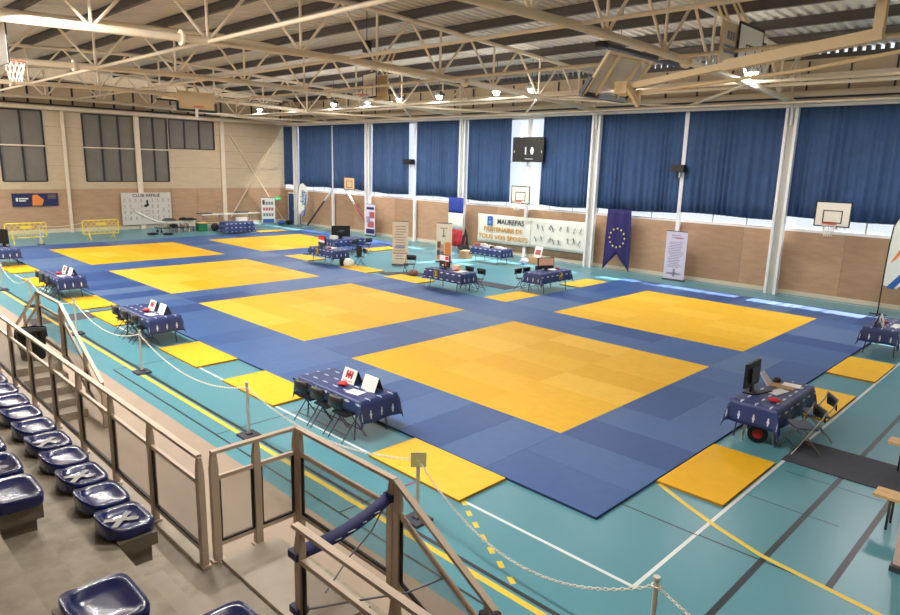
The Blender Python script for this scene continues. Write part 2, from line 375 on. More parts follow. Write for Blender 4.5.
# ------------------------------------------------------------------ columns
for i,y in enumerate(FY):
    t=thing('steel_column','white twin-flange steel column at curtain wall, %s from right'%ORD[i],'column',(17.62,y,0),0,'white frame columns')
    for s in (-1,1):
        m=MB(); m.box((0,s*.17,3.45),(.2,.1,6.9)); m.build('flange',M_col,t)
    m=MB(); m.box((.06,0,3.45),(.06,.25,6.9)); m.build('web',M_post,t)
for i,y in enumerate([6.9,15.1,23.55,31.85]):
    m=MB(); m.box((0,0,3.45),(.14,.16,6.9)); m.box((-.02,0,.02),(.2,.24,.04))
    tag(m.build('wall_post',M_col,None,(17.93,y,0)),'slim white wall post between two columns, %s from right'%ORD[i],'post','slim white wall posts')
for x,w_,l in ((-2.2,.16,'left of the dark banner'),(3.38,.16,'between the navy banner and club board'),(7.55,.3,'behind the club board'),(13.2,.28,'behind the wide covered table'),):
    m=MB(); m.box((0,0,3.55),(w_,.14,7.1)); tag(m.build('wall_post',M_steel,None,(x,EY-.1,0)),'cream post on the far end wall '+l,'post','cream end wall posts')
for (a,b,l) in (((13.7,6.3),(17.9,.05),'falling to the right'),((17.9,6.8),(13.6,.5),'rising to the right')):
    m=MB(); m.cyl((a[0],EY-.12,a[1]),(b[0],EY-.12,b[1]),.04,7); tag(m.build('wall_brace',M_steel),'thin cream diagonal brace on far end wall %s'%l,'brace')
m=MB(); m.bar((17.75,34.75,.05),(17.75,32.6,1.9),.09,.1); m.bar((17.75,32.6,1.9),(17.75,31.6,2.75),.09,.1,1); tag(m.build('wall_brace',[M_leg,M_col]),'dark diagonal brace beside the left feather flag','brace')  # white upper end is sunlight put into the colour of a dark brace
m=MB(); m.bar((17.75,27.3,.1),(17.75,29.2,1.85),.1,.11); m.bar((17.75,29.2,1.85),(17.75,30.3,2.85),.1,.11,1); tag(m.build('wall_brace',[M_rose,M_col]),'red diagonal brace with white top beside the lilac roll-up','brace')
# door
dr=MB(); dr.box((WX-.06,36.85,1.07),(.06,1.5,2.14)); dr.box((WX-.09,36.85,1.07),(.02,.02,2.1),1); o=struct(dr.build('door_1',[M_door,M_frame]))
m=MB(); 
for s in (-1,1): m.box((WX-.11,36.85+s*.12,1.05),(.04,.03,.16))
m.build('door_handle',M_chrome,o)
m=MB(); m.box((WX-.03,36.85,2.2),(.06,1.7,.1)); m.box((WX-.03,36.03,1.1),(.06,.1,2.2)); m.box((WX-.03,37.66,1.1),(.06,.1,2.2)); struct(m.build('trim_4',M_sill))
m=MB(); m.box((0,0,0),(.5,.06,.22)); m.box((-.1,-.035,0),(.12,.01,.1),1); m.box((.1,-.035,.0),(.16,.01,.04),1)
tag(m.build('exit_sign',[M_green,M_sill],None,(17.45,EY-.05,1.75)),'green exit sign on the far end wall near the blue door','sign')
# ------------------------------------------------------------------ curtains
cur=[(36.15,37.85,2.80,'far corner narrow navy curtain above the blue door'),(31.98,35.75,2.78,'navy curtain above the left feather flag'),(27.85,31.93,2.78,'navy curtain above the farthest wall basketball goal'),
(24.05,27.5,2.72,'navy curtain left of the black box nearest the far corner'),(19.55,23.35,2.72,'navy curtain above the french flag, left side'),(16.25,19.25,2.7,'navy curtain directly left of the black scoreboard'),
(11.15,14.2,2.7,'navy curtain directly right of the black scoreboard'),(7.0,10.95,2.76,'navy curtain above the dark violet starred flag'),(2.9,6.86,2.82,'navy curtain above the lilac roll-up, right of black box'),(-2.3,2.62,2.95,'rightmost navy curtain behind the right basketball goal')]
for (y0,y1,zb,l) in cur:
    c=MB(); N=int((y1-y0)*30); ph=random.random()*6
    seedp=[random.uniform(.7,1.3) for _ in range(200)]
    def fn(u,v,y0=y0,y1=y1,zb=zb,ph=ph,sp=seedp):
        k=u*(y1-y0)/.27+.6*math.sin(u*9+ph); a=(.03+.05*v)*(.75+.35*math.sin(u*23+ph*2))
        y=y0+(y1-y0)*u+.02*math.sin(k*1.7+ph)*v
        x=17.86+a*math.sin(k*2*PI+ph)+.02*math.sin(k*.9+ph)
        return (x,y,6.93-(6.93-zb+.03*math.sin(u*5+ph))*v)
    c.grid(fn,N,6); o=c.build('window_curtain',M_curt,fix=False)
    so=o.modifiers.new('th','SOLIDIFY'); so.thickness=.012
    tag(o,l,'curtain','navy window curtains')
for y,l in ((6.95,'right'),(23.75,'left')):
    t=thing('wall_loudspeaker','small black loudspeaker box between curtains, %s of the scoreboard'%l,'loudspeaker',(17.6,y,4.65))
    m=MB(); m.box((0,0,0),(.3,.55 if l=='right' else .7,.3)); m.build('cabinet',M_black,t)
    m=MB(); m.box((.2,0,-.22),(.2,.06,.3)); m.build('bracket',M_col,t)
# scoreboard
t=thing('scoreboard','black electronic scoreboard reading 1 0 hung between curtains','scoreboard',(17.55,14.85,5.38))
m=MB(); m.box((0,0,0),(.14,1.92,1.2)); m.build('panel',M_black,t); m=MB(); m.box((.19,.25,.3),(.24,.06,.06)); m.build('bracket',M_col,t); m=MB(); m.box((.19,.25,-.3),(.24,.06,.06)); m.build('bracket',M_col,t)
for s,c,l in ((.13,'1','digit'),(-.27,'0','digit')): text('digit',c,.48,t,(-.075,s,-.08),(PI/2,0,-PI/2),M_digit,.003,squash=.8)
m=MB(); m.box((-.075,-.1,-.45),(.01,.5,.02)); m.box((-.075,-.85,-.1),(.01,.04,.12)); m.box((-.075,.85,-.1),(.01,.03,.1)); m.build('indicator_mark',M_sill,t)
# ------------------------------------------------------------------ basketball goals
def rim_mesh(): m=MB(); m.tube([(.225*math.cos(a),.225*math.sin(a),0) for a in [2*PI*i/20 for i in range(21)]],.014,6); return m
def net_mb():
    m=MB(); n=12
    rr=[(.22,0),(.19,-.14),(.15,-.28),(.13,-.42)]
    for i in range(n):
        for k in range(3):
            for s in (0,1):
                a=2*PI*(i+(k%2)*.5)/n; b=a+(PI/n)*(1 if s else -1)
                m.cyl((rr[k][0]*math.cos(a),rr[k][0]*math.sin(a),rr[k][1]),(rr[k+1][0]*math.cos(b),rr[k+1][0]*math.sin(b),rr[k+1][1]),.008,4,cap=False)
    return m
def goal(label,loc,rz,w=1.2,h=.9,board=None,arm=True,z=0,tilt=0,hoop=True,group=None):
    # local: board faces +x
    t=thing('basketball_goal',label,'basketball goal',loc,rz,group)
    m=MB(); m.box((0,0,0),(.03,w,h),0)
    e=.04
    for s in (-1,1):
        m.box((.004,s*(w/2-e/2),0),(.03,e,h),1); m.box((.004,0,s*(h/2-e/2)),(.03,w,e),1)
    y,zz=.3,.45
    b0=-h/2+.15
    for s in (-1,1): m.box((.006,s*.295,b0+.2),(.03,.035,.42),1)
    m.box((.006,0,b0),(.03,.62,.035),1); m.box((.006,0,b0+.41),(.03,.62,.035),1)
    b=m.build('backboard',[board or M_board,M_black],t)
    if hoop:
        r=rim_mesh().build('rim',M_rim,t,(.28,0,-h/2+.12)); 
        nn=net_mb().build('net',M_net,t,(.28,0,-h/2+.11))
    if arm:
        m=MB()
        for s in (-1,1): m.bar((-.02,s*.2,-.28),(-1.08,s*.2,-.56),.04,.05)
        m.bar((-.02,0,-h/2+.1),(-.8,0,-h/2-.12),.05,.05)
        m.build('support_arm',M_col,t)
    return t
goal('white basketball goal at the right end of the curtain wall',(17.0,.79,3.2),PI,1.15,.88,group='wall basketball goals')
goal('white basketball goal under the black scoreboard',(17.0,14.78,3.18),PI,1.15,.86,group='wall basketball goals')
goal('tan basketball goal on the curtain wall near blue door',(17.0,28.75,3.2),PI,1.15,.8,board=M_btan,hoop=False,group='wall basketball goals')
# ceiling goal on the stand side (top left of view)
t=goal('ceiling basketball goal with white net at left of roof',(-5.05,12.45,7.0),0,1.6,1.0,arm=False)
for s in (-1,1): m=MB(); m.bar((-.04,s*.4,.3),(-.5,s*.4,2.2),.05,.05); m.build('hanger_arm',M_bsteel,t)
# big folded ceiling goal
t=thing('ceiling_basketball_goal','large folded ceiling basketball goal seen from behind over court','basketball goal',(0,0,0))
A=Vector((3.7,1.93,6.99)); B=Vector((5.5,1.93,6.99)); dn=Vector((0,.6,-.84))
m=MB(); m.prism([A,B,B+dn,A+dn],(0,.02,.015)); m.build('glass_backboard',M_acr,t)
m=MB()
for p,q in ((A,B),(A+dn,B+dn),(A,A+dn),(B,B+dn),(A+Vector((.45,0,0)),A+Vector((.45,0,0))+dn),(B-Vector((.45,0,0)),B-Vector((.45,0,0))+dn)): m.bar(p-Vector((0,.03,.02)),q-Vector((0,.03,.02)),.06,.05)
m.build('backboard_frame',M_bsteel,t)
m=MB(); m.bar(A+dn,B+dn,.15,.1); m.bar(A+dn,A+dn*.6,.14,.1); m.bar(B+dn,B+dn*.8,.14,.1); m.build('edge_padding',M_black,t)
m=MB(); m.bar((4.6,1.9,6.35),(4.6,-.2,6.62),.15,.13); m.bar((4.6,-.2,6.62),(4.6,-2.9,6.93),.2,.2); m.build('boom_arm',M_bsteel,t)
m=MB(); m.bar((4.6,-2.82,6.9),(4.6,-2.82,8.9),.16,.16); m.build('hanger',M_bsteel,t)
m=MB(); m.cyl((4.75,2.1,6.2),(4.75,-1.6,6.45),.035,8); m.cyl((4.75,-1.6,6.45),(4.75,-4,6.75),.035,8); m.build('brace_rod',M_bsteel,t)
m=MB(); m.box((4.6,2.0,6.32),(.42,.3,.26)); m.bar((4.4,1.8,6.3),(4.7,1.7,5.95),.1,.1); m.bar((4.85,1.8,6.3),(4.85,1.8,6.0),.08,.08); m.build('hinge_bracket',M_bsteel,t)
# far ceiling goal
t=thing('ceiling_basketball_goal','folded ceiling goal with orange rim near the far end','basketball goal',(0,0,0))
m=MB(); m.box((4.95,24,7.05),(1.75,.04,.8)); m.build('backboard',M_btan,t)
m=MB(); m.box((4.95,23.97,6.64),(1.85,.1,.1)); m.box((4.06,23.97,6.82),(.1,.1,.35)); m.box((5.84,23.97,6.82),(.1,.1,.35)); m.box((3.6,23.97,7.0),(.9,.06,.08)); m.build('edge_padding',M_black,t)
rim_mesh().build('rim',M_rim,t,(4.9,23.65,6.8)); m=MB(); m.bar((4.95,24.1,7.0),(4.95,27.6,7.4),.12,.12); m.bar((4.7,24.1,7.3),(4.7,26,9.2),.06,.06); m.bar((5.2,24.1,7.3),(5.2,26,9.2),.06,.06); m.build('boom_arm',M_bsteel,t)
m=MB(); m.bar((4.9,23.9,6.7),(4.75,23.6,6.3),.12,.12); m.build('padded_stub',M_sill,t)
# pairs of boards
def board(label,c,w,h,rz,front=True,tilt=0):
    t=thing('basketball_backboard',label,'backboard',c,rz)
    m=MB(); m.box((0,0,0),(w,.03,h),0)
    if front:
        for s in (-1,1): m.box((s*(w/2-.03),-.006,0),(.06,.03,h),1); m.box((0,-.006,s*(h/2-.03)),(w,.03,.06),1)
        m.box((0,-.012,-h/2+.5),(.6,.02,.04),1)
        for s in (-1,1): m.box((s*.29,-.012,-h/2+.3),(.04,.02,.42),1)
    m.build('board',[M_board if front else M_btan,M_black],t)
    if front: rim_mesh().build('rim',M_rim,t,(0,-.3,-h/2+.12)); net_mb().build('net',M_net,t,(0,-.3,-h/2+.1))
    m=MB(); m.bar((-.2,.04,h/2-.2),(-.2,.6,ZR(c[0])-c[2]),.05,.05); m.bar((.2,.04,h/2-.2),(.2,.6,ZR(c[0])-c[2]),.05,.05); m.build('hanger_arm',M_bsteel,t)
    return t
board('white black-edged backboard hung from the roof at upper right',(9.1,1.15,7.72),1.6,1.0,0)
t=board('tan printed backboard beside the white one at upper right',(8.05,1.2,7.62),1.3,1.0,0,False)
m=MB()
for i in range(3): m.box((-.25+.16*i,-.02,.2),(.1,.01,.2))
for i in range(2): m.box((0,-.02,-.05-.14*i),(.9,.01,.06))
m.build('faded_print',M_ink,t)
board('tan roof-hung backboard left of the black loudspeaker',(8.5,16.0,7.6),1.3,1.0,-1.8)
board('plain tan backboard behind roof-hung backboard, mid roof',(8.85,15.72,7.52),1.15,.95,-1.75,False)
# heater and loudspeaker on roof
t=thing('radiant_heater','long black radiant heater under the nearest roof truss','heater',(7.75,3.3,7.50))
m=MB(); m.box((0,0,0),(4.3,.22,.09)); m.build('reflector',M_leg,t); m=MB(); m.box((-2.2,0,0),(.2,.24,.14)); m.build('burner_box',M_black,t)
m=MB(); 
for x in (-1.35,.95): m.cyl((x,0,.04),(x,0,1.62),.01,5)
m.build('suspension_rod',M_leg,t)
t=thing('roof_loudspeaker','small black loudspeaker hanging mid roof','loudspeaker',(4.65,11.3,8.1)); m=MB(); m.box((0,0,0),(.2,.2,.34)); m.build('cabinet',M_black,t); m=MB(); m.cyl((0,0,.15),(0,0,1.05),.012,5); m.build('suspension_rod',M_black,t)
# flood lights
ly=[33.1,25.2,22.2,19.7,16.9,13.4,11.5,2.65]
for i,y in enumerate(ly):
    t=thing('floodlight','lit floodlight under the roof near the curtains, %s from right'%ORD[7-i],'floodlight',(13.3,y,7.62),0,'lit floodlights')
    m=MB(); m.box((0,0,.1),(.34,.4,.12)); m.box((0,0,.2),(.2,.24,.1)); m.build('housing',M_housing,t)
    m=MB(); m.lathe([(0,-.13),(.1,-.1),(.15,-.02),(.16,.04)],n=12); m.build('lens',M_lamp,t)
    m=MB(); m.cyl((0,0,.2),(0,0,1.26),.015,5); m.build('suspension_rod',M_leg,t)
# ------------------------------------------------------------------ mats
mesh_cache={}
def mat_mesh(w,l,top,side,key):
    k=(w,l,key)
    if k not in mesh_cache:
        b=MB(); x,y=w/2-.0012,l/2-.0012; c=.0025; h=.04
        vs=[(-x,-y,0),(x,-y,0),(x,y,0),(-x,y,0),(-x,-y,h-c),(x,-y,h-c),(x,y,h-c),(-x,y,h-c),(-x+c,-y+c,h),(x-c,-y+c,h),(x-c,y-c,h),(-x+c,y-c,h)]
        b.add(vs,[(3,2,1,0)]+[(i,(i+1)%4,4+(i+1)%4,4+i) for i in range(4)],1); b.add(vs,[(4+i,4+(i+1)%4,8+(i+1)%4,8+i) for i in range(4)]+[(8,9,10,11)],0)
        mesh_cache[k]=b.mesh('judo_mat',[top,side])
    return mesh_cache[k]
rm=random.Random(3)
def amat(x,y,w,l,yellow,label,group,z=0):
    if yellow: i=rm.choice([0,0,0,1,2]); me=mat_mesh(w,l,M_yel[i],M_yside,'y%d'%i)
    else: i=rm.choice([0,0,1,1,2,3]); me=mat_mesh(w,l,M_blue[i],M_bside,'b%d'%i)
    tag(O('judo_mat',me,None,(x,y,z)),label,'mat',group)
SQ=[(0,0,'nearest'),(0,8,'second nearest'),(0,16,'third'),(0,24,'far left'),(8,0,'right curtain-side'),(8,24,'far curtain-side')]
for x0,y0,nm in SQ:
    for i in range(6):
        for j in range(3):
            amat(x0+i+.5,y0+2*j+1,1,2,True,'yellow judo mat in the %s square, %s row from stand, %s from right'%(nm,ORD[i],ORD[j]),'yellow mats of the %s square'%nm)
def strip(x0,x1,y0,y1,desc,along,orient):
    k=0
    for bx in range(x0,x1,2):
        for by in range(y0,y1,2):
            o=orient if orient in 'XY' else rm.choice('XY')
            for h in (0,1):
                if o=='X': amat(bx+1,by+.5+h,2,1,False,'blue judo mat, %s, pair %s from %s, %s half'%(desc,ORD[k],along,('right','left')[h]),'blue mats, '+desc)
                else: amat(bx+.5+h,by+1,1,2,False,'blue judo mat, %s, pair %s from %s, %s half'%(desc,ORD[k],along,('stand','curtain')[h]),'blue mats, '+desc)
            k+=1
strip(-2,0,-2,0,'near corner block','the corner','Y')
strip(-2,0,0,32,'stand-side border','the near corner','X')
strip(0,16,-2,0,'right-hand border','the near corner','R')
strip(6,8,0,32,'strip behind the front squares','the right','R')
for y,n in ((6,'before second square'),(14,'before third square'),(22,'before far left square'),(30,'beyond the far left square')): strip(0,6,y,y+2,'gap '+n,'the stand','R')
strip(8,16,6,8,'left of right square','the stand','R'); strip(14,16,0,6,'behind right square','the right','R')
strip(8,16,22,24,'before far square','the stand','R'); strip(8,16,30,32,'beyond far square','the stand','R'); strip(14,16,24,30,'behind far square','the right','R')
loose=[(-2.515,.55,1,2,'loose yellow mat between near table and the chain corner'),(-2.5,5.45,1,2,'loose yellow mat just left of the nearest table'),(-2.51,8.65,1,2,'loose yellow mat right of the second stand-side table'),
(-2.51,13.6,1,2,'loose yellow mat left of the second stand-side table'),(-2.51,16.25,1,2,'loose yellow mat right of third stand-side table, by dark strip'),(-2.52,21.0,1,2,'loose yellow mat left of the third stand-side table'),(-2.51,24.5,1,2,'loose yellow mat beside the farthest stand-side table'),
(.6,-2.52,2,1,'loose yellow mat right of the yellow floor line corner'),(5.3,-2.51,2,1,'loose yellow mat behind the right monitor table'),(8.75,-2.52,2,1,'loose yellow mat before the rightmost table'),
(13.5,8.5,2,1,'loose yellow mat right of table number four'),(9.0,8.5,2,1,'loose yellow mat left of table number four'),(8.5,13.5,1,2,'loose yellow mat left of table number three'),(8.5,16.6,1,2,'loose yellow mat right of table number two'),(8.5,21.0,1,2,'loose yellow mat left of table number two'),(13.6,21.5,2,1,'loose yellow mat right of the laptop table'),(13.5,32.55,2,1,'loose yellow mat by the far covered table')]
for x,y,w_,l_,lab in loose: amat(x,y,w_,l_,True,lab,'loose yellow mats')
# ------------------------------------------------------------------ tables, cloths
def table(loc,rz,L,W,label):
    t=thing('folding_table',label,'table',loc,rz)
    m=MB(); m.box((0,0,.715),(L,W,.035)); m.build('tabletop',M_ltop,t)
    for s in (-1,1):
        m=MB(); x=s*(L/2-.22)
        m.tube([(x,-W/2+.1,.7),(x,-W/2+.06,.35),(x+s*.0,-W/2+.03,.0)],.014,6); m.tube([(x,W/2-.1,.7),(x,W/2-.06,.35),(x,W/2-.03,.0)],.014,6)
        m.cyl((x,-W/2+.07,.45),(x,W/2-.07,.45),.012,6); m.cyl((x,0,.45),(x-s*.35,0,.7),.01,6)
        m.build('leg_frame',M_leg,t)
    return t
def cloth(loc,rz,L,W,label,drop=.3,dropx=.3,floor_len=False):
    # sheet draped over table: top plus wavy skirts with drooping corners
    m=MB(); zt=.7385; nx,ny=36,20; HX,HY=L/2+.012,W/2+.012
    TX,TY=HX+dropx,HY+drop
    uvs=[]; vs=[]
    def fold(u,v):
        ex=max(0,abs(u)-HX); ey=max(0,abs(v)-HY); sx=1 if u>0 else -1; sy=1 if v>0 else -1
        x=sx*min(abs(u),HX); y=sy*min(abs(v),HY); z=zt
        if ex>0 and ey>0:   # corner: hangs as a fold
            d=math.hypot(ex,ey); a=math.atan2(ey,ex); fr=d
            x+=sx*(.01+.22*fr*math.cos(a)); y+=sy*(.01+.22*fr*math.sin(a)); z-=(min(ex,dropx)+min(ey,drop)-.55*min(ex,ey))*.93 if not floor_len else min(d,drop)*.96
        elif ex>0: x+=sx*(.01+.05*ex+.015*math.sin(v*11)*ex/.3); z-=ex*.99
        elif ey>0: y+=sy*(.01+.05*ey+.018*math.sin(u*9)*ey/.3); z-=ey*.99
        return (x,y,z)
    us=[-TX+(TX-HX)*i/5 for i in range(5)]+[-HX+2*HX*i/nx for i in range(nx+1)]+[HX+(TX-HX)*(i+1)/5 for i in range(5)]
    vv=[-TY+(TY-HY)*i/5 for i in range(5)]+[-HY+2*HY*i/ny for i in range(ny+1)]+[HY+(TY-HY)*(i+1)/5 for i in range(5)]
    for u in us:
        for v in vv: vs.append(fold(u,v)); uvs.append((u,v))
    nv=len(vv); fs=[(i*nv+j,(i+1)*nv+j,(i+1)*nv+j+1,i*nv+j+1) for i in range(len(us)-1) for j in range(nv-1)]
    m.add(vs,fs,0,True); me=m.mesh('tablecloth',M_cloth); uvl=me.uv_layers.new(name='UVMap')
    for lp in me.loops: 
        a,b=uvs[lp.vertex_index]; uvl.data[lp.index].uv=(a+.12,b+.15) 
    o=O('tablecloth',me,None,loc,rz); so=o.modifiers.new('th','SOLIDIFY'); so.thickness=.004; so.offset=1
    return tag(o,label,'tablecloth','blue printed tablecloths')
TB=[((-2.44,2.9,0),PI/2,'nearest stand-side table'),((-2.75,10.75,0),PI/2,'second stand-side table'),((-2.75,17.9,0),PI/2,'third stand-side table'),((-2.65,26.2,0),PI/2,'farthest stand-side table'),
((3.0,-2.42,0),0,'right monitor table'),((11.3,-2.45,0),0,'rightmost table'),((8.22,10.9,0),PI/2,'table number three'),((11.1,8.55,0),0,'table number four'),((8.3,18.75,0),PI/2,'table number two'),((11.3,21.5,0),0,'laptop table behind number two'),((14.75,14.6,0),PI/2,'officials table below the white banner'),((11.25,32.75,0),0,'far table before the end wall')]
TP={}
for loc,rz,n in TB:
    table(loc,rz,1.83,.76,'folding table under blue cloth, '+n)
    cloth(loc,rz,1.83,.76,'navy cloth with white motifs draped over the '+n,floor_len='far table before' in n,drop=.66 if 'far table before' in n else (.22 if 'stand-side' in n else .36),dropx=.66 if 'far table before' in n else .38)
    TP[n]=(Vector(loc),rz)
TZ=.744
def on(n,dx,dy,dz=0):
    l,rz=TP[n]; c,s=math.cos(rz),math.sin(rz); return (l.x+dx*c-dy*s,l.y+dx*s+dy*c,TZ+dz)
# folding chairs (local: faces +x)
def chair_proto(loc,rz,label,seatm=M_black,group=None):
    t=thing('folding_chair',label,'chair',loc,rz,group)
    m=MB(); m.prism([(-.17,-.19,.43),(.17,-.2,.45),(.2,-.12,.45),(.2,.12,.45),(.17,.2,.45),(-.17,.19,.43)],(0,0,.03)); m.build('seat',seatm,t)
    m=MB()
    def fb(u,v): 
        y=-.2+.4*u; return (-.225-.035*math.cos((u-.5)*PI)+.02*(v-.5),y,.585+.2*v)
    m.grid(fb,8,2); o=m.build('backrest',M_black if seatm is M_black else M_black,t,fix=False); so=o.modifiers.new('th','SOLIDIFY'); so.thickness=.015
    for s in (-1,1):
        m=MB(); m.tube([(-.24,s*.215,.79),(-.2,s*.215,.66),(.24,s*.215,0)],.011,6); m.build('leg',M_chrome if label.find('right monitor')>=0 else M_leg,t)
        m=MB(); m.tube([(.12,s*.19,.45),(-.26,s*.19,0)],.011,6); m.build('leg',M_chrome if label.find('right monitor')>=0 else M_leg,t)
    for x_,z_,w_ in ((-.24,.79,.215),(.16,.13,.215),(-.16,.12,.19)): m=MB(); m.cyl((x_,-w_,z_),(x_,w_,z_),.01,6); m.build('crossbar',M_leg,t)
    return t
CH=chair_proto((-2.78,2.42,0),0,'dark folding chair at the nearest table, right of three',group='chairs at the nearest table')
def chair(loc,rz,label,group=None): return copy_tree(CH,loc,rz,label,group)
chair((-2.78,2.95,0),0,'dark folding chair at the nearest table, middle of three','chairs at the nearest table')
chair((-2.78,3.46,0),.05,'dark folding chair at the nearest table, left of three','chairs at the nearest table')
for y,l in ((10.3,'right'),(10.95,'middle'),(11.6,'left')): chair((-3.06,y,0),.03,'dark folding chair at the second stand-side table, %s of three'%l,'chairs at the second stand-side table')
for y,l in ((17.45,'right'),(18.05,'middle'),(18.65,'left')): chair((-3.06,y,0),-.03,'dark folding chair at the third stand-side table, %s of three'%l,'chairs at the third stand-side table')
for y,l in ((25.9,'right'),(26.5,'left')): chair((-3.17,y,0),0,'dark folding chair at the farthest stand-side table, %s one'%l,'chairs at the farthest stand-side table')
RM=chair_proto((2.5,-3.1,0),PI*.73,'grey-framed folding chair at the right monitor table, nearer of two',mat('grey_blue_seat',(84,88,108),.5))
copy_tree(RM,(3.3,-3.06,0),PI*.7,'grey-framed folding chair at the right monitor table, farther of two')
chair((8.9,10.15,0),PI,'dark folding chair behind table number three, right one'); chair((8.95,10.8,0),PI,'dark folding chair behind table number three, left one')
for x,l in ((10.35,'left'),(10.85,'middle'),(11.6,'right')): chair((x,9.15,0),-PI/2,'dark folding chair behind table number four, %s of three'%l,'chairs behind table number four')
chair((8.98,17.3,0),PI*.9,'dark folding chair with black jacket at right end of table number two'); chair((9.3,14.35,0),PI+.5,'lone dark folding chair beside the cream text roll-up')
chair((12.05,20.75,0),PI/2,'dark folding chair at laptop table, right one'); chair((11.2,20.75,0),PI/2,'dark folding chair at laptop table, left one')
chair_proto((11.9,-3.15,0),PI/2,'folding chair with pale yellow seat at the rightmost table',M_yel[0])
# items on tables
def tent(n,dx,dy,rz,label,red=True):
    p=on(n,dx,dy,.003); t=thing('score_card_stand',label,'score card',p,rz+TP[n][1])
    m=MB(); h,w_,d_=.24,.36,.1   # sloped faces; front faces -x after rotation
    m.prism([(-w_/2,-d_,0),(w_/2,-d_,0),(w_/2,0,h),(-w_/2,0,h)],(0,.008,0)); m.build('front_card',M_paper,t)
    m=MB(); m.prism([(-w_/2,d_,0),(w_/2,d_,0),(w_/2,.008,h),(-w_/2,.008,h)],(0,.008,0)); m.build('back_card',M_black,t)
    m=MB(); 
    def on_face(u,v0,v1,ww): 
        a=Vector((u-ww/2,-d_+d_*v0-.004,h*v0)); b=Vector((u+ww/2,-d_+d_*v0-.004,h*v0)); c=Vector((u+ww/2,-d_+d_*v1-.004,h*v1)); e=Vector((u-ww/2,-d_+d_*v1-.004,h*v1)); m.prism([a,b,c,e],(0,.003,0))
    if red:
        for u in (-.07,0,.07): on_face(u,.35,.88,.045)
        on_face(0,.5,.68,.16)
        for i in range(6): on_face(-.12+.045*i,.12,.2,.02)
        m.build('red_digits',M_red,t)
    else:
        for i in range(4): on_face(0,.2+.17*i,.24+.17*i,.26)
        m.build('grey_print',mat('faint_print',(205,203,200),.7),t)
    return t
def pad(name,n,dx,dy,sx,sy,h,m_,label,cat,rz=0):
    t=MB(); t.box((0,0,h/2),(sx,sy,h)); return tag(t.build(name,m_,None,on(n,dx,dy,.003),TP[n][1]+rz),label,cat)
def redbag(n,dx,dy,label,s=1):
    m=MB()
    def fn(u,v):
        a=2*PI*u; b=PI*v; r=.085*s*(1+.12*math.sin(3*a)); return (r*math.sin(b)*math.cos(a),r*1.2*math.sin(b)*math.sin(a),.035+.035*math.cos(b)*(-1))
    m.grid(fn,14,8); tag(m.build('red_bean_bag',M_red,None,on(n,dx,dy,.003)),label,'bean bag')
for n,s in (('nearest stand-side table',1),('second stand-side table',1),('third stand-side table',1)):
    # stand side is local +y for rz=pi/2 (x -> y, y -> -x)
    tent(n,.0,-.12,PI,'white score card with red digits on the '+n)
    tent(n,-.55,-.14,PI,'plain white tent card on the '+n,False)
    redbag(n,-.05,.1,'red bean bag beside the score card on the '+n)
    pad('paper_sheet',n,-.48,.16,.3,.21,.003,M_paper,'white paper sheet lying on the '+n,'paper',.15)
n='right monitor table'
t=thing('monitor','black monitor seen from behind on the right monitor table','monitor',on(n,-.33,.24,.002),0)
m=MB(); m.box((0,.05,.34),(.6,.05,.44)); m.box((0,.01,.34),(.36,.06,.28)); m.build('screen_housing',M_black,t); m=MB(); m.box((0,.03,.08),(.1,.04,.16)); m.box((0,.03,.008),(.3,.2,.016)); m.build('stand',M_black,t)
redbag(n,-.55,-.2,'red bean bag on the right monitor table')
pad('paper_sheet',n,.05,-.05,.42,.2,.004,M_paper,'long white paper sheet on the right monitor table','paper',-.2)
pad('keyboard',n,-.2,.12,.4,.1,.02,M_black,'black keyboard on the right monitor table','keyboard',-.3)
pad('clipboard',n,.45,.0,.3,.4,.01,M_card,'brown clipboard on the right monitor table','clipboard',.1)
pad('notebook',n,.62,-.1,.22,.3,.012,M_paper,'white notebook on the right monitor table end','notebook',.1)
m=MB(); m.prism([(-.14,-.1,0),(.14,-.1,0),(.1,.06,.2),(-.1,.06,.2)],(0,.02,0)); tag(m.build('card_holder',M_lil,None,on(n,.4,.3,.003)),'pale grey card holder on the right monitor table','card holder')
m=MB(); m.lathe([(0,0),(.06,0),(.07,.05),(.05,.09),(0,.1)],n=12); tag(m.build('computer_mouse',M_black,None,on(n,.62,.16,.003)),'small black round device on the right monitor table','device')
# cable reel below
t=thing('cable_reel','black cable reel with red hub under the right monitor table','cable reel',(2.42,-2.42,0),-1.2)
m=MB(); m.cyl((0,-.16,.17),(0,-.13,.17),.165,22); m.cyl((0,.13,.17),(0,.16,.17),.165,22); m.cyl((0,-.13,.17),(0,.13,.17),.12,18); m.build('drum',M_black,t)
m=MB(); m.cyl((0,-.175,.17),(0,-.16,.17),.08,16); m.cyl((0,-.18,.17),(0,-.17,.17),.04,10); plabel(m.build('hub',M_red,t),'red hub')
m=MB(); m.tube([(-.22,-.14,.01),(-.2,-.14,.4),(.2,-.14,.42),(.25,-.14,.01)],.012,6); m.tube([(-.22,.14,.01),(-.2,.14,.4),(.2,.14,.42),(.25,.14,.01)],.012,6); m.build('frame',M_chrome,t)
n='rightmost table'
tent(n,-.6,.1,.1,'white score card with red digits on the rightmost table'); tent(n,-.2,.16,.1,'plain white tent card on the rightmost table',False); redbag(n,-.1,.1,'red bean bag on the rightmost table'); pad('paper_sheet',n,-.25,-.22,.55,.2,.004,M_paper,'white paper sheet at the front of the rightmost table','paper')
n='farthest stand-side table'
t=thing('monitor','black monitor on the farthest stand-side table','monitor',on(n,.15,-.1,.002),PI/2+.5); m=MB(); m.box((0,0,.42),(.45,.08,.6)); m.build('screen_housing',M_black,t); m=MB(); m.box((0,0,.06),(.12,.06,.13)); m.box((0,0,.008),(.3,.2,.016)); m.build('stand',M_black,t)
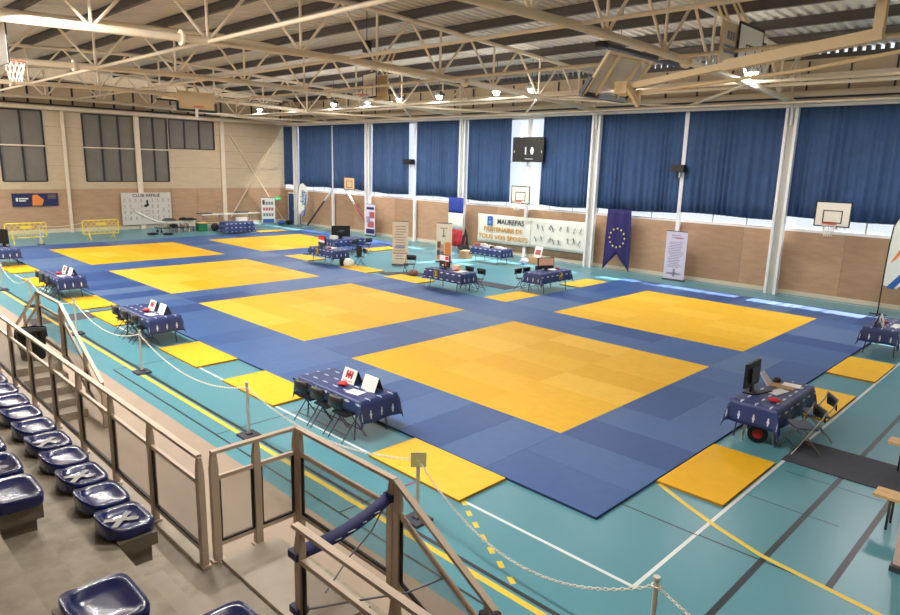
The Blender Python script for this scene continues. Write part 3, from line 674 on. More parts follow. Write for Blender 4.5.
# score screens on tables 2,3,4
def screen(n,dx,dy,rz,label,w_,h_,cols):
    t=thing('score_screen',label,'screen',on(n,dx,dy,.002),rz)
    m=MB(); m.box((0,.02,h_/2+.06),(w_,.05,h_)); m.build('housing',M_black,t); m=MB(); m.box((0,.03,.035),(.08,.04,.07)); m.box((0,.03,.006),(.3,.18,.012)); m.build('stand',M_black,t)
    m=MB(); k=len(cols)
    for i,(a,b,c,d,mi) in enumerate(cols): m.box(((a+b)/2*w_-w_/2,-.008-.002*i,.06+(c+d)/2*h_),((b-a)*w_,.006,(d-c)*h_),mi)
    m.build('display',[mat('screen_white',(215,215,220),.3,emit=.35),mat('screen_red',(200,50,50),.3,emit=.3),mat('screen_dark',(24,40,40),.3),mat('screen_pink',(205,160,140),.3,emit=.2)],t)
screen('table number three',.35,-.05,-PI/2-.15,'score screen with white and dark rows on table number three',.62,.46,[(.03,.97,.5,.95,0),(.6,.95,.6,.9,1),(.03,.97,.05,.48,2),(.3,.45,.1,.2,0),(.6,.7,.1,.4,1)])
screen('table number two',.35,.1,-PI/2-.2,'score screen with pink and dark rows on table number two',.72,.45,[(.03,.97,.62,.95,1),(.03,.97,.35,.6,0),(.03,.97,.05,.33,2)])
screen('table number four',.05,.15,-.45,'score screen with pink picture on table number four',.65,.42,[(.03,.97,.3,.95,3),(.03,.97,.05,.28,2)])
for n,dx,dy,c in (('table number three',.3,.395,'3'),('table number two',.2,.395,'2'),('table number four',.2,-.395,'4')):
    l,rz=TP[n]; p=on(n,dx,dy+.045*(1 if dy>0 else -1),-.15)
    t=thing('number_card','black card with yellow number %s hung on the tablecloth'%dict(zip('234',('two','three','four')))[c],'number card',p,rz+(PI if dy>0 else 0))
    m=MB(); m.box((0,0,0),(.2,.012,.27)); m.build('card',M_black,t)
    m=MB(); 
    for s in (-1,1): m.box((s*.085,-.007,0),(.015,.004,.25)); m.box((0,-.007,s*.118),(.17,.004,.015))
    m.build('border',M_yl,t); text('digit',c,.24,t,(0,-.009,0),(PI/2,0,0),M_yl,.002)
redbag('table number three',-.35,.0,'red bean bag on table number three'); redbag('table number two',-.35,.15,'red bean bag on table number two'); redbag('table number four',.6,.0,'red bean bag on table number four')
pad('paper_sheet','table number three',-.5,-.05,.35,.5,.004,M_paper,'white paper spread on table number three','paper'); pad('paper_sheet','table number four',.45,.1,.4,.3,.004,M_paper,'white paper sheet on table number four','paper'); pad('paper_sheet','table number two',-.2,-.1,.4,.3,.004,M_paper,'white paper sheet on table number two','paper')
pad('cardboard_box','table number three',-.15,-.22,.3,.25,.18,M_cream,'small cream box on table number three','box')
# black jacket on chair at number 2, bundle by its foot
m=MB()
def fj(u,v):
    a=2*PI*u; r=.16*(1+.2*math.sin(2*a+1)); return (r*.6*math.cos(a),r*1.3*math.sin(a),.45*(v)+.0)
m.grid(fj,14,6); m.v=[(x*(1-.3*abs(z/.45-.5)),y*(1-.3*abs(z/.45-.5)),z) for x,y,z in m.v]; m.add([v for v in m.v[0::7]],[tuple(range(14))]); tag(m.build('black_jacket',M_rub,None,(8.98,17.35,.46)),'black jacket hanging at the right end of table number two','jacket')
m=MB()
def bun(rx,ry,rz_):
    def fn(u,v):
        a=2*PI*u;b=PI*v; w_=1+.15*math.sin(3*a+2*b); return (rx*w_*math.sin(b)*math.cos(a),ry*w_*math.sin(b)*math.sin(a),rz_-rz_*math.cos(b))
    return fn
m.grid(bun(.2,.26,.2),14,8,0); tag(m.build('duffel_bag',[M_ban],None,(8.35,17.3,.04)),'white bag on the mat at the foot of table number two','bag')
m=MB(); m.grid(bun(.16,.12,.2),12,8,0); tag(m.build('duffel_bag',[M_rub],None,(8.3,17.68,.04)),'black bag beside the white bag under table number two','bag')
m=MB(); m.grid(bun(.2,.22,.14),12,8,0); tag(m.build('duffel_bag',[M_brown],None,(9.2,14.0,0)),'brown bag under the lone folding chair','bag')
# laptop table
t=thing('monitor','wide black monitor on the laptop table behind number two','monitor',on('laptop table behind number two',-.25,.05,.002),-.45); m=MB(); m.box((0,0,.36),(.95,.06,.55)); m.build('screen_housing',M_black,t); m=MB(); m.box((0,.02,.05),(.12,.05,.1)); m.box((0,0,.006),(.4,.25,.012)); m.build('stand',M_black,t); m=MB(); m.box((.05,-.035,.4),(.25,.006,.03)); m.box((.0,-.035,.33),(.3,.006,.02)); m.build('screen_text',M_ink,t)
pad('printer','laptop table behind number two',-.72,.0,.3,.3,.16,M_ban,'small white printer left of the wide monitor','printer')
# officials table goods
n='officials table below the white banner'
for i,(dx,dy,c,lab) in enumerate([(-.7,.0,M_paper,'white paper pile at the right end of officials table'),(-.35,-.1,M_ban,'white folder in the middle of officials table'),(.1,.05,M_paper,'white paper stack near left of officials table'),(.6,-.1,M_ban,'white bag at left end of the officials table')]): pad('paper_stack',n,dx,dy,.32,.3,.05+.02*i,c,lab,'paper stack')
pad('black_pouch',n,-.1,.12,.2,.15,.08,M_black,'black pouch on the officials table','pouch'); pad('red_box',n,.78,.1,.2,.2,.14,M_rose,'dull red box at left end of officials table','box')
m=MB(); m.box((0,0,.15),(.5,.6,.3)); m.box((0,0,.301),(.05,.6,.004),1); tag(m.build('cardboard_box',[M_card,M_benchw],None,(16.4,13.2,0)),'cardboard box on floor right of the officials table','box')
t=thing('picture_stand','small white framed notice on the cardboard box','notice',(16.45,13.15,.305),-PI/2-.2); m=MB(); m.prism([(-.26,0,0),(.26,0,0),(.26,.12,.5),(-.26,.12,.5)],(0,.015,0)); m.build('board',M_paper,t); m=MB(); m.prism([(-.18,.02,.12),(.18,.02,.12),(.18,.085,.36),(-.18,.085,.36)],(0,-.012,0)); m.build('print',M_rose,t)
m=MB(); m.grid(bun(.2,.2,.16),12,8); tag(m.build('duffel_bag',[M_lil],None,(15.7,13.35,0)),'pale lilac bag at the right end of officials table','bag')
m=MB(); m.box((0,0,.2),(.45,.5,.4)); m.box((0,0,.401),(.04,.5,.004),1); tag(m.build('cardboard_box',[M_card,M_benchw],None,(14.9,16.4,0)),'cardboard box on floor left of the officials table','box')
m=MB(); m.grid(bun(.28,.3,.3),14,8); tag(m.build('duffel_bag',[M_rub],None,(15.4,17.0,0)),'black sports bag by the french flag','bag')
t=thing('equipment_bag','tall black bag with strap before the french flag','bag',(16.1,17.6,0)); m=MB(); m.lathe([(0,0),(.2,.02),(.22,.5),(.16,.9),(.07,1.1),(.04,1.3),(0,1.32)],n=12); m.build('body',M_rub,t); m=MB(); m.tube([(-.1,-.15,.9),(-.25,-.2,.6),(-.15,-.18,.3)],.02,6); m.build('strap',M_rose,t)
# far table goods
pad('paper_box','far table before the end wall',.35,.05,.6,.35,.22,M_paper,'white box on the far table','box')
# ------------------------------------------------------------------ banners, flags
def rollup(loc,rz,w_,h_,label,m_,bars,pm):
    t=thing('roll_up_banner',label,'banner',loc,rz)
    m=MB(); m.box((0,0,h_/2+.06),(w_,.012,h_)); m.build('panel',m_,t)
    m=MB(); m.box((0,0,.035),(w_+.04,.14,.07)); m.box((0,0,h_+.06),(w_,.03,.03)); m.cyl((0,.03,.05),(0,.03,h_+.06),.012,6); m.build('base',M_leg,t)
    mats=list(dict.fromkeys(b[4] for b in bars)); m=MB()
    for (a,b,c,d,mm) in bars: m.box(((a+b)/2*w_-w_/2,-.008,.06+(c+d)/2*h_),((b-a)*w_,.004,(d-c)*h_),mats.index(mm))
    m.build('print',mats,t); return t
def lines(x0,x1,z0,z1,n,m_,rnd):
    out=[]
    for i in range(n):
        z=z0+(z1-z0)*i/n; a=x0+rnd.random()*.12; b=x1-rnd.random()*.2; out.append((a,b,z,z+(z1-z0)/n*.4,m_))
    return out
rr=random.Random(5)
rollup((10.66,16.5,0),-PI/4-.1,.72,1.95,'cream text roll-up left of the lone folding chair',M_cream,lines(.12,.88,.12,.93,13,mat('warm_grey_print',(176,158,146),.7),rr)+[(.15,.8,.38,.43,M_lilink),(.05,.95,.25,.27,M_rose)],None)
rollup((13.0,16.05,0),-PI/4-.1,.74,1.8,'cream roll-up with brown figure behind table number three',M_cream,[(.25,.7,.86,.875,M_brown),(.44,.5,.68,.84,M_ink),(.38,.58,.64,.68,M_ink),(.05,.5,.05,.45,mat('skin_print',(196,152,132),.6)),(.08,.3,.35,.52,M_brown),(.55,.95,.05,.5,M_orange),(.05,.25,.15,.3,M_bblue),(.3,.5,.2,.26,M_rose)],None)
rollup((17.33,6.6,0),-PI/2+.06,.9,2.02,'pale lilac text roll-up against the curtain wall',M_lil,lines(.12,.88,.25,.8,16,M_lilink,rr)+lines(.15,.85,.86,.95,2,M_lilink,rr)+[(.45,.75,.85,.875,M_rose),(.1,.9,.04,.2,M_lil),(.45,.55,.05,.22,M_ink),(.15,.8,.1,.14,M_lilink)],None)
rollup((17.3,27.0,0),-PI/2+.06,.85,1.95,'lilac roll-up with red print by the farthest wall goal',M_lil,[(.05,.95,.05,.2,M_navy),(.2,.9,.25,.45,M_rose),(.1,.5,.4,.6,M_lilink),(.4,.95,.55,.75,M_rose),(.1,.9,.82,.9,M_navy)],None)
rollup((15.95,37.0,0),-.35,.95,1.85,'white roll-up with rows of dark blocks by end wall',M_ban,[(.08,.25,.74,.9,M_navy)]+[(.1+.2*i+.02,.1+.2*i+.17,z,z+.12,M_ink if z!=.5 else M_rose) for i in range(4) for z in (.72,.5,.28)]+[(.08,.92,.02,.18,M_bblue)],None)
rollup((-.35,-5.45,0),PI/2,.85,2.0,'pale pink roll-up at the right edge beside the bench',mat('pale_pink_banner',(226,200,184),.6),lines(.3,.88,.5,.93,6,M_rose,rr),None)
# wall banner
t=thing('wall_banner','long white banner reading MAUREPAS PARTENAIRE DE TOUS VOS SPORTS','banner',(17.8,14.72,0))
m=MB()
def fb(u,v):
    y=3.58-7.16*u; return (.02*math.sin(u*14+v*2)+.015*math.sin(v*5+u*3),y,.52+.03*u+1.5*v-.0*u)
m.grid(fb,40,8); o=m.build('sheet',M_ban,t,fix=False); so=o.modifiers.new('th','SOLIDIFY'); so.thickness=.006
RX=(PI/2,0,-PI/2)
text('lettering','MAUREPAS',.36,t,(-.06,1.25,1.68),RX,mat('charcoal_print',(72,74,84),.7),squash=1.02)
text('lettering','PARTENAIRE DE',.32,t,(-.06,1.75,1.25),RX,M_gold,.006,squash=1.15); text('lettering','TOUS VOS SPORTS',.34,t,(-.06,1.75,.84),RX,M_gold,.006,squash=1.18)
m=MB(); m.box((-.06,2.65,1.68),(.01,.36,.5)); m.box((-.066,2.65,1.62),(.01,.2,.16),1); m.box((-.066,2.65,1.8),(.01,.1,.06),1); m.build('town_emblem',[M_bblue,mat('pale_blue_print',(110,150,205),.6)],t)
rg=random.Random(9); PM=mat('pictogram_grey',(116,120,128),.7)
for i in range(8):   # athlete pictograms in two rows
    for j in range(2):
        y=-.45-.37*i+rg.uniform(-.08,.08); z=1.0+.62*j+rg.uniform(-.08,.08); k=.11+.05*rg.random(); a=rg.uniform(-1,1); m=MB()
        m.cyl((-.062,y+a*.1,z+k),(-.058,y+a*.1,z+k),.032,8)
        m.bar((-.06,y,z-.02),(-.06,y+a*.1,z+k*.9),.05,.006)
        for q in (-1,1): m.bar((-.06,y,z),(-.06,y+q*rg.uniform(.03,.14),z-k*rg.uniform(.5,1.2)),.026,.006); m.bar((-.06,y+a*.07,z+k*.6),(-.06,y+q*.14,z+k*rg.uniform(.1,.9)),.02,.006)
        m.build('athlete_pictogram',PM,t)
m=MB(); m.box((-.06,-.1,1.28),(.008,.02,1.4)); m.build('divider_line',M_ink,t)
# EU style flag
t=thing('hanging_flag','dark violet swallowtail flag with ring of yellow stars','flag',(17.5,9.5,0))
m=MB()
def ff(u,v):
    zb=-.02+1.0*(1-abs(2*u-1)) ; z0=2.8; z=z0-(z0-.05-zb*.75)*v
    return (.03*math.sin(u*16)*(1-.3*v)+.01,.6-1.2*u-(.16*(u-.5)*v),z)
m.grid(ff,24,10); o=m.build('cloth',M_eu,t,fix=False); so=o.modifiers.new('th','SOLIDIFY'); so.thickness=.008
for i in range(12):
    a=2*PI*i/12; m=MB(); pts=[]
    for k in range(10):
        b=PI/2+k*PI/5; r=.058 if k%2==0 else .024; pts.append((-.05,.38*math.sin(a)+r*math.cos(b),1.52+.42*math.cos(a)+r*math.sin(b)))
    m.prism(pts,(-.004,0,0)); m.build('star',M_star,t)
t=thing('hanging_flag','blue white and red flag hanging left of the white banner','flag',(17.4,19.62,0))
for z0,z1,c,nn in ((1.95,2.8,mat('flag_blue',(40,60,150),.8),'blue_band'),(1.05,1.95,M_ban,'white_band'),(.12,1.05,mat('flag_red',(170,40,50),.8),'red_band')):
    m=MB(); m.grid(lambda u,v,a=z0,b=z1:(.03*math.sin(u*15),.55-1.1*u,a+(b-a)*v),20,3); o=m.build(nn,c,t,fix=False); so=o.modifiers.new('th','SOLIDIFY'); so.thickness=.008
# feather flags (local: leaf in xz plane, pole along left edge)
def feather(loc,rz,h,w_,label,mats,deco,txt=None,lean=0):
    t=thing('feather_flag',label,'feather flag',loc,rz)
    edge=[(0,h*.30),(0,h*.45),(.02,h*.7),(.06,h*.88),(.16,h*.96),(w_*.55,h),(w_*.85,h*.94),(w_,h*.8),(w_*.98,h*.6),(w_*.75,h*.4),(w_*.4,h*.28)]
    edge=[(x+lean*z,z) for x,z in edge]
    m=MB(); m.prism([(x,0,z) for x,z in edge],(0,.01,0)); m.build('leaf',mats,t)
    m=MB(); m.tube([(-.02+lean*0,0,.02)]+[(x-.015,0,z) for x,z in [(lean*h*.3,h*.3)]+edge[1:7]],.02,6); m.build('pole',M_black,t)
    m=MB(); m.box((0,0,.02),(.5,.06,.03)); m.box((0,0,.02),(.06,.5,.03)); m.build('base',M_leg,t)
    for pts,mm in deco: 
        for yy in (-.004,): m=MB(); m.prism([(x+lean*z,yy,z) for x,z in pts],(0,-.004,0)); m.build('stripe',mm,t)
    if txt: text('lettering',txt,.42,t,(w_*.5,-.012,h*.66),(PI/2,PI/2*-1,0),M_bblue,.003)
    return t
feather((16.9,34.6,0),-.6,3.05,.66,'left white and blue feather flag beside the dark brace',M_ban,[([(.35,.75),(.45,.8),(.6,1.9),(.6,2.4),(.52,2.2),(.45,1.3)],M_bblue),([(.1,.72),(.3,.75),(.42,1.2),(.25,1.1)],M_lilink)],'ufolep')
feather((16.55,-1.13,0),-PI/2,3.35,1.0,'right white feather flag with blue and orange stripes',M_ban,[([(.1,.95),(.3,.9),(1.0,2.0),(1.05,2.3)],M_bblue),([(.1,1.75),(.25,1.9),(.62,2.5),(.5,2.62)],M_orange),([(.45,2.3),(.95,2.0),(1.0,2.1),(.5,2.42)],M_bblue)],None,lean=.0)
# end wall posters
t=thing('wall_poster','navy banner with white and orange print on the far end wall','banner',(1.62,EY-.06,1.95))
m=MB(); m.box((0,0,0),(2.34,.03,.74)); m.build('sheet',M_navy,t)
m=MB(); m.box((-.93,-.02,.02),(.1,.008,.2)); m.box((-.6,-.02,.07),(.48,.008,.07)); m.box((-.66,-.02,-.05),(.34,.008,.07)); m.build('white_print',M_ban,t)
m=MB(); m.prism([(-.18,-.02,-.33),(.32,-.02,-.33),(.42,-.02,0),(.1,-.02,.3),(-.14,-.02,.26)],(0,-.006,0)); m.build('orange_print',M_orange,t)
m=MB(); 
for i in range(3): m.box((.85,-.02,.26-.09*i),(.42,.008,.05))
m.build('gold_print',mat('dull_gold_print',(130,112,86),.6),t)
t=thing('club_board','large white board reading CLUB AFFILIÉ on the far end wall','board',(7.83,EY-.2,1.29))
for x in (-1.4,1.4): m=MB(); m.box((x,.08,0),(.06,.12,1.9)); m.build('batten',M_benchw,t)
m=MB(); m.box((0,0,0),(3.1,.03,2.02)); m.build('sheet',mat('greyish_white_board',(206,200,192),.6),t)
text('lettering','CLUB AFFILIÉ',.27,t,(-.0,-.02,.82),(PI/2,0,0),mat('dark_grey_print',(70,66,66),.6),squash=1.1)
m=MB()
for i in range(9):
    for j in range(4):
        if i in (4,) and j>1: continue
        x=-1.38+i*.345; z=.48-j*.37
        if (i,j) in ((2,1),(7,1),(2,2),(7,2),(4,1),(4,0)): continue
        m.cyl((x,-.018,z+.1),(x,-.022,z+.1),.045,8); m.bar((x-.07,-.02,z-.08),(x+.03,-.02,z+.05),.035,.004); m.bar((x+.07,-.02,z-.08),(x-.02,-.02,z+.05),.035,.004)
for x in (-.85,1.05): 
    m.bar((x-.12,-.02,-.28),(x+.1,-.02,.05),.03,.004); m.bar((x+.12,-.02,-.28),(x-.1,-.02,.05),.03,.004); m.bar((x-.14,-.02,-.3),(x+.14,-.02,-.3),.03,.004)
for i in range(3): m.box((0,-.02,-.15-.2*i),(.3,.004,.05))
m.build('fighter_pictograms',mat('board_grey_print',(150,144,140),.6),t)
m=MB(); m.prism([(-.22,-.02,.12),(-.02,-.02,.1),(.16,-.02,.22),(.08,-.02,.34),(.1,-.02,.5),(.02,-.02,.56),(-.05,-.02,.45),(-.02,-.02,.3),(-.2,-.02,.2)],(0,-.006,0)); m.build('black_emblem',M_black,t)
# ------------------------------------------------------------------ barriers and equipment at far end
def barrier(x0,y,label):
    t=thing('crowd_barrier',label,'barrier',(x0,y,0),0,'yellow crowd barriers')
    m=MB(); L=1.85; z0,z1=.32,1.05; r=.03
    m.tube([(.03,0,z0),(0,0,z0+.06),(0,0,z1-.06),(.06,0,z1),(L-.06,0,z1),(L,0,z1-.06),(L,0,z0+.06),(L-.03,0,z0),(.03,0,z0)],r,8); m.build('frame',M_ybar,t)
    m=MB(); k=7
    for i in range(-1,k+1):
        for s in (1,-1):
            xa=L*i/k; xb=xa+(z1-z0)*.85
            za,zb=(z0,z1) if s==1 else (z1,z0)
            ta=max(0,(0-xa)/(xb-xa)); tb=min(1,(L-xa)/(xb-xa))
            if tb<=ta: continue
            m.bar((xa+(xb-xa)*ta,0,za+(zb-za)*ta),(xa+(xb-xa)*tb,0,za+(zb-za)*tb),.03,.02)
    m.build('lattice',M_ybar,t)
    m=MB(); m.box((L/2,-.02,z1-.2),(.5,.02,.14)); m.build('plate',M_ybar,t)
    for x in (.3,L-.3): m=MB(); m.tube([(x,-.3,.02),(x,-.02,.32),(x,0,.5)],.022,6); m.tube([(x,.3,.02),(x,.02,.32)],.022,6); m.build('foot',M_ybar,t)
    return t
barrier(-1.05,33.3,'yellow lattice crowd barrier below the navy banner, left one'); barrier(2.6,33.5,'yellow lattice crowd barrier left of the club board')
t=thing('equipment_trolley','flat trolley heaped with pale beams below the club board','trolley',(8.4,35.2,0))
m=MB(); m.box((0,0,.3),(2.3,.8,.05)); 
for x in (-1,1):
    for y in (-.3,.3): m.cyl((x,y-.02,.08),(x,y+.02,.08),.08,10); m.box((x,y,.2),(.05,.05,.2))
m.build('cart',M_leg,t)
m=MB()
for dy in (-.15,.12): m.tube([(-2.3,dy,1.3),(-1.8,dy,1.0),(-1.2,dy,.72),(-.6,dy,.6),(.4,dy,.58),(1.2,dy,.6)],.06,7)
m.box((.3,0,.62),(1.8,.5,.1)); m.build('pale_beam',M_ban,t)
m=MB(); rg=random.Random(2)
for i in range(22): 
    x=-.95+1.8*rg.random(); m=MB(); m.bar((x,-.45+.1*rg.random(),.02),(x+rg.uniform(-.3,.3),-.3+rg.random()*.5,.66),.035,.035); m.build('metal_strut',M_chrome,t)
for k_,(x_,y_,z_,a_) in enumerate(((9.2,34.9,.74,.2),(8.0,35.1,.74,-.3),(9.0,35.3,.74,.9))):
    m=MB(); m.box((0,0,.04),(.75,.4,.08)); m.box((0,.1,.1),(.5,.2,.05)); tag(m.build('folded_mat_cover',M_rub if k_!=1 else M_leg,None,(x_,y_,z_),a_),'dark folded cover lying on the trolley beams, %s of three'%('front right','left','back right')[k_],'folded cover')
m=MB(); m.grid(bun(.25,.2,.12),10,6); tag(m.build('black_bag',M_rub,None,(8.1,34.72,.33)),'black bag at the front of the heaped flat trolley','bag')
for x,y,l in ((6.6,34.2,'left'),(7.3,33.7,'right')):
    m=MB(); m.grid(bun(.35,.16,.07),10,6); tag(m.build('dark_cloth_bundle',M_rub,None,(x,y,0)),'dark cloth bundle on the floor below club board, %s one'%l,'bundle')
t=thing('crate','green crate with pale lid right of the flat trolley','crate',(9.95,34.9,0)); m=MB(); m.box((0,0,.25),(.55,.5,.5)); m.build('box',M_gcrate,t); m=MB(); m.box((0,0,.53),(.6,.55,.06)); m.build('lid',M_benchw,t)
m=MB(); m.grid(bun(.28,.25,.25),12,8); tag(m.build('duffel_bag',M_rub,None,(10.7,34.6,0)),'black holdall on floor right of the green crate','bag')
t=thing('long_bench_rack','long pale plank on a metal rack behind the far table','rack',(12.3,36.0,0))
m=MB(); m.box((.2,0,.95),(4.2,.5,.08)); m.build('plank',M_ban,t)
for x_ in (-1.6,1.0): m=MB(); m.box((x_,0,1.02),(.9,.4,.06)); m.build('dark_cover',M_leg,t)
for x in (-1.6,-.5,.6,1.7): m=MB(); m.box((x,-.2,.45),(.05,.05,.9)); m.box((x,.2,.45),(.05,.05,.9)); m.box((x,0,.3),(.04,.4,.04)); m.build('trestle',M_chrome,t)
m=MB(); m.box((0,0,.35),(3.5,.4,.03)); m.build('lower_shelf',M_card,t)
for x,c,l in ((16.7,M_bblue,'blue bag on floor right of the white block roll-up'),(17.25,M_rub,'black bag on floor near blue door')): m=MB(); m.grid(bun(.32,.25,.15),12,8); tag(m.build('duffel_bag',c,None,(x-.05,36.4,0)),l,'bag')
# ------------------------------------------------------------------ rope posts and chains
posts=[(-3.93,-3.8),(-3.75,-.4),(-4.0,3.52),(-4.0,8.1),(-4.0,12.4),(-4.0,16.7),(-4.0,20.1),(-4.0,24.3)]
PH=.93
pl=['post at near right corner of the chain line','post with a yellowish card, left of the near corner','post before the nearest table','post before the second stand-side table','post by the far stair landing','post before the third stand-side table','seventh post along the stand','farthest post along the stand']
for i,((x,y),l) in enumerate(zip(posts,pl)):
    t=thing('barrier_post','white '+l+', dark square base','post',(x,y,0),0,'chain barrier posts')
    m=MB(); m.cyl((0,0,.03),(0,0,PH),.024,10); m.cyl((0,0,PH),(0,0,PH+.02),.034,10); m.build('pole',M_post,t)
    m=MB(); m.box((0,0,.02),(.3,.3,.04)); m.box((0,0,.05),(.1,.1,.03)); m.build('base',M_dark,t)
    m=MB(); m.tube([(.04*math.cos(a),.04*math.sin(a),PH-.07) for a in [2*PI*k/10 for k in range(11)]],.008,5); m.build('hook_ring',M_chain,t)
    if i==1: m=MB(); m.box((-.02,-.03,PH-.06),(.2,.008,.2),0,Matrix.Rotation(-.75,3,'Z')); plabel(m.build('notice_card',M_sign,t),'yellowish card on the post')
    if i==0: t.location.z=0
m=MB(); 
t=thing('barrier_post','white post at the far corner of the mats','post',(.3,32.5,0),0,'chain barrier posts'); m.cyl((0,0,.03),(.0,0,1.0),.03,8); m.build('pole',M_post,t); m=MB(); m.box((0,0,.02),(.3,.3,.04)); m.build('base',M_dark,t)
def chain(a,b,sag,label,detail=True,sm=True):
    a,b=Vector(a),Vector(b); L=(b-a).length*1.03; m=MB(); pitch=.046 if detail else .06
    n=max(8,int(L/pitch))
    def P(s): p=a.lerp(b,s); p.z-=sag*4*s*(1-s); return p
    if detail:
        for i in range(n):
            p,q=P(i/n),P((i+1)/n); d=(q-p).normalized(); up=Vector((0,0,1)); s_=d.cross(up).normalized(); w_=s_ if i%2 else d.cross(s_).normalized()
            c=(p+q)/2; hl=pitch*.68; hw=.014; pts=[]
            for k in range(11):
                t_=2*PI*k/10; pts.append(c+d*hl*math.cos(t_)+w_*hw*math.sin(t_))
            m.tube(pts,.0052,4)
    else: m.tube([P(i/30) for i in range(31)],.011,5)
    return tag(m.build('chain',M_chain,fix=False),label,'chain','white barrier chains')
def H(i): return (posts[i][0],posts[i][1],PH-.07)
cl=['nearest white chain, sagging to the near right corner','white chain between the card post and nearest-table post','white chain passing the nearest table\'s left end','white chain before the second stand-side table','white chain by the far stair landing','white chain before the third stand-side table','farthest white chain along the stand']
for i in range(7): chain(H(i+1),H(i),[.62,.3,.36,.34,.3,.34,.3][i],cl[i],i<3)
chain(H(0),(-4.3,-8.3,.86),.4,'white chain running from the near corner post out of view',True)
chain((.3,32.5,.95),(2.6,33.5,.95),.1,'thin cord between the far post and the right yellow barrier',False)
chain((.3,32.5,.95),(.8,33.3,.9),.02,'short cord between the far post and the left yellow barrier',False)
# ------------------------------------------------------------------ grandstand
g=thing('grandstand','concrete tiered grandstand in the left foreground','grandstand',(0,0,0))
GY0,GY1=-9.3,14
AI0,AI1=-2.65,-1.35      # aisle
def slab(nm,x0,x1,z0,z1,y0=GY0,y1=GY1,m_=M_conc):
    m=MB(); m.box(((x0+x1)/2,(y0+y1)/2,(z0+z1)/2),(x1-x0,y1-y0,z1-z0)); return m.build(nm,m_,g)
slab('walkway',-7.05,-6.5,.0,.68,m_=M_conc2)
slab('tier',-8.42,-7.68,.0,1.74); slab('tier',-9.16,-8.42,.0,2.24,y1=-.35+8); slab('tier',-10.9,-9.16,0,2.6)
slab('foot_ledge',-7.68,-7.05,0,1.0,GY0,AI0); slab('foot_ledge',-7.68,-7.05,0,1.0,AI1,GY1)
slab('aisle_step',-7.68,-7.36,0,1.38,AI0,AI1,M_conc2); slab('aisle_step',-7.36,-7.05,0,1.03,AI0,AI1,M_conc2)
slab('aisle_step',-8.42,-8.16,1.74,2.07,AI0,AI1); slab('aisle_step',-8.16,-7.9,1.74,1.90,AI0,AI1)
slab('aisle_step',-9.16,-8.9,2.24,2.5,AI0,AI1)
for (x,z) in ((-7.54,1.74),(-8.27,2.24)):
    for y0,y1 in ((GY0,AI0),(AI1-.06,GY1)):
        m=MB(); m.box((x,(y0+y1)/2,z-.03),(.28,y1-y0,.1)); k=y0+.25
        while k<y1: m.box((x,k,z-.1),(.2,.06,.16)); k+=1.2
        e=y1 if y0<-5 else y0
        m.box((x,y0+.06 if y0>-5 else y1-.06,z-.12),(.2,.06,.2))
        m.build('seat_beam',mat('grey_seat_beam',(112,104,92),.7,var=.08,scale=6),g)
# seats
def seat_rings():
    N=40; rings=[]
    def outline(sx0,sx1,sy,p=3.2):
        out=[]
        for i in range(N):
            a=2*PI*i/N; c,s=math.cos(a),math.sin(a)
            pw=2.6 if c<0 else 6
            r=(abs(c)**pw+abs(s)**pw)**(-1/pw)
            x=c*r*(sx1 if c>0 else sx0); y=s*r*sy; out.append((x,y))
        return out
    def zt(x): 
        u=max(0,(-x-.03)/.18); return .035+.075*u**1.8
    R_=[]
    o=outline(.175,.19,.212)
    R_.append([(x*.97,y*.97,-.04) for x,y in o])
    R_.append([(x,y,zt(x)-.02) for x,y in o])
    R_.append([(x*.975,y*.975,zt(x)+.005) for x,y in o])
    o2=outline(.138,.15,.168)
    R_.append([(x,y,zt(x)-.004) for x,y in o2])
    o3=outline(.135,.13,.15)
    R_.append([(x,y,.014+max(0,-x-.09)*.35) for x,y in o3])
    R_.append([(x*.5,y*.5,.008) for x,y in o3])
    R_.append([(0,0,.006)]*N)
    return R_,N
def seat_mesh():
    m=MB(); R_,N=seat_rings(); vs=[p for r in R_ for p in r]
    m.add(vs,[(k*N+i,k*N+(i+1)%N,(k+1)*N+(i+1)%N,(k+1)*N+i) for k in range(len(R_)-1) for i in range(N)],0,True); return m.mesh('shell',M_seat)
SM=seat_mesh()
tx=MB()
for a in (.6,-.7): tx.box((0.0,0,.017),(.24,.045,.002),0,Matrix.Rotation(a,3,'Z')) 
TXM=tx.mesh('tape_cross',M_tape)
def seat(x,y,z,label,tape,group):
    t=thing('stadium_seat',label,'seat',(x,y,z),0,group); O('shell',SM,t)
    if tape: O('tape_cross',TXM,t,(0,0,.006),.2)
    m=MB()
    return t
for k in range(12): seat(-7.575,-1.175+.491*k,1.805,'navy plastic seat in the front row, %s from the aisle'%ORD[k]+(', grey tape cross' if k in(0,2,4) else ''),k in(0,2,4),'front row seats')
for k in range(7): seat(-8.295,-1.23+.5*k,2.305,'navy plastic seat in second row, %s from the aisle'%ORD[k]+(', grey tape cross' if k==1 else ''),k==1,'second row seats')
for k in range(2): seat(-7.575,-2.88-.5*k,1.805,'navy front-row seat on the near side of the aisle, %s one'%ORD[k]+(', grey tape cross' if k==0 else ''),k==0,'front row seats near side')
seat(-8.24,-2.88,2.305,'large navy seat in the left foreground by the aisle',False,None)
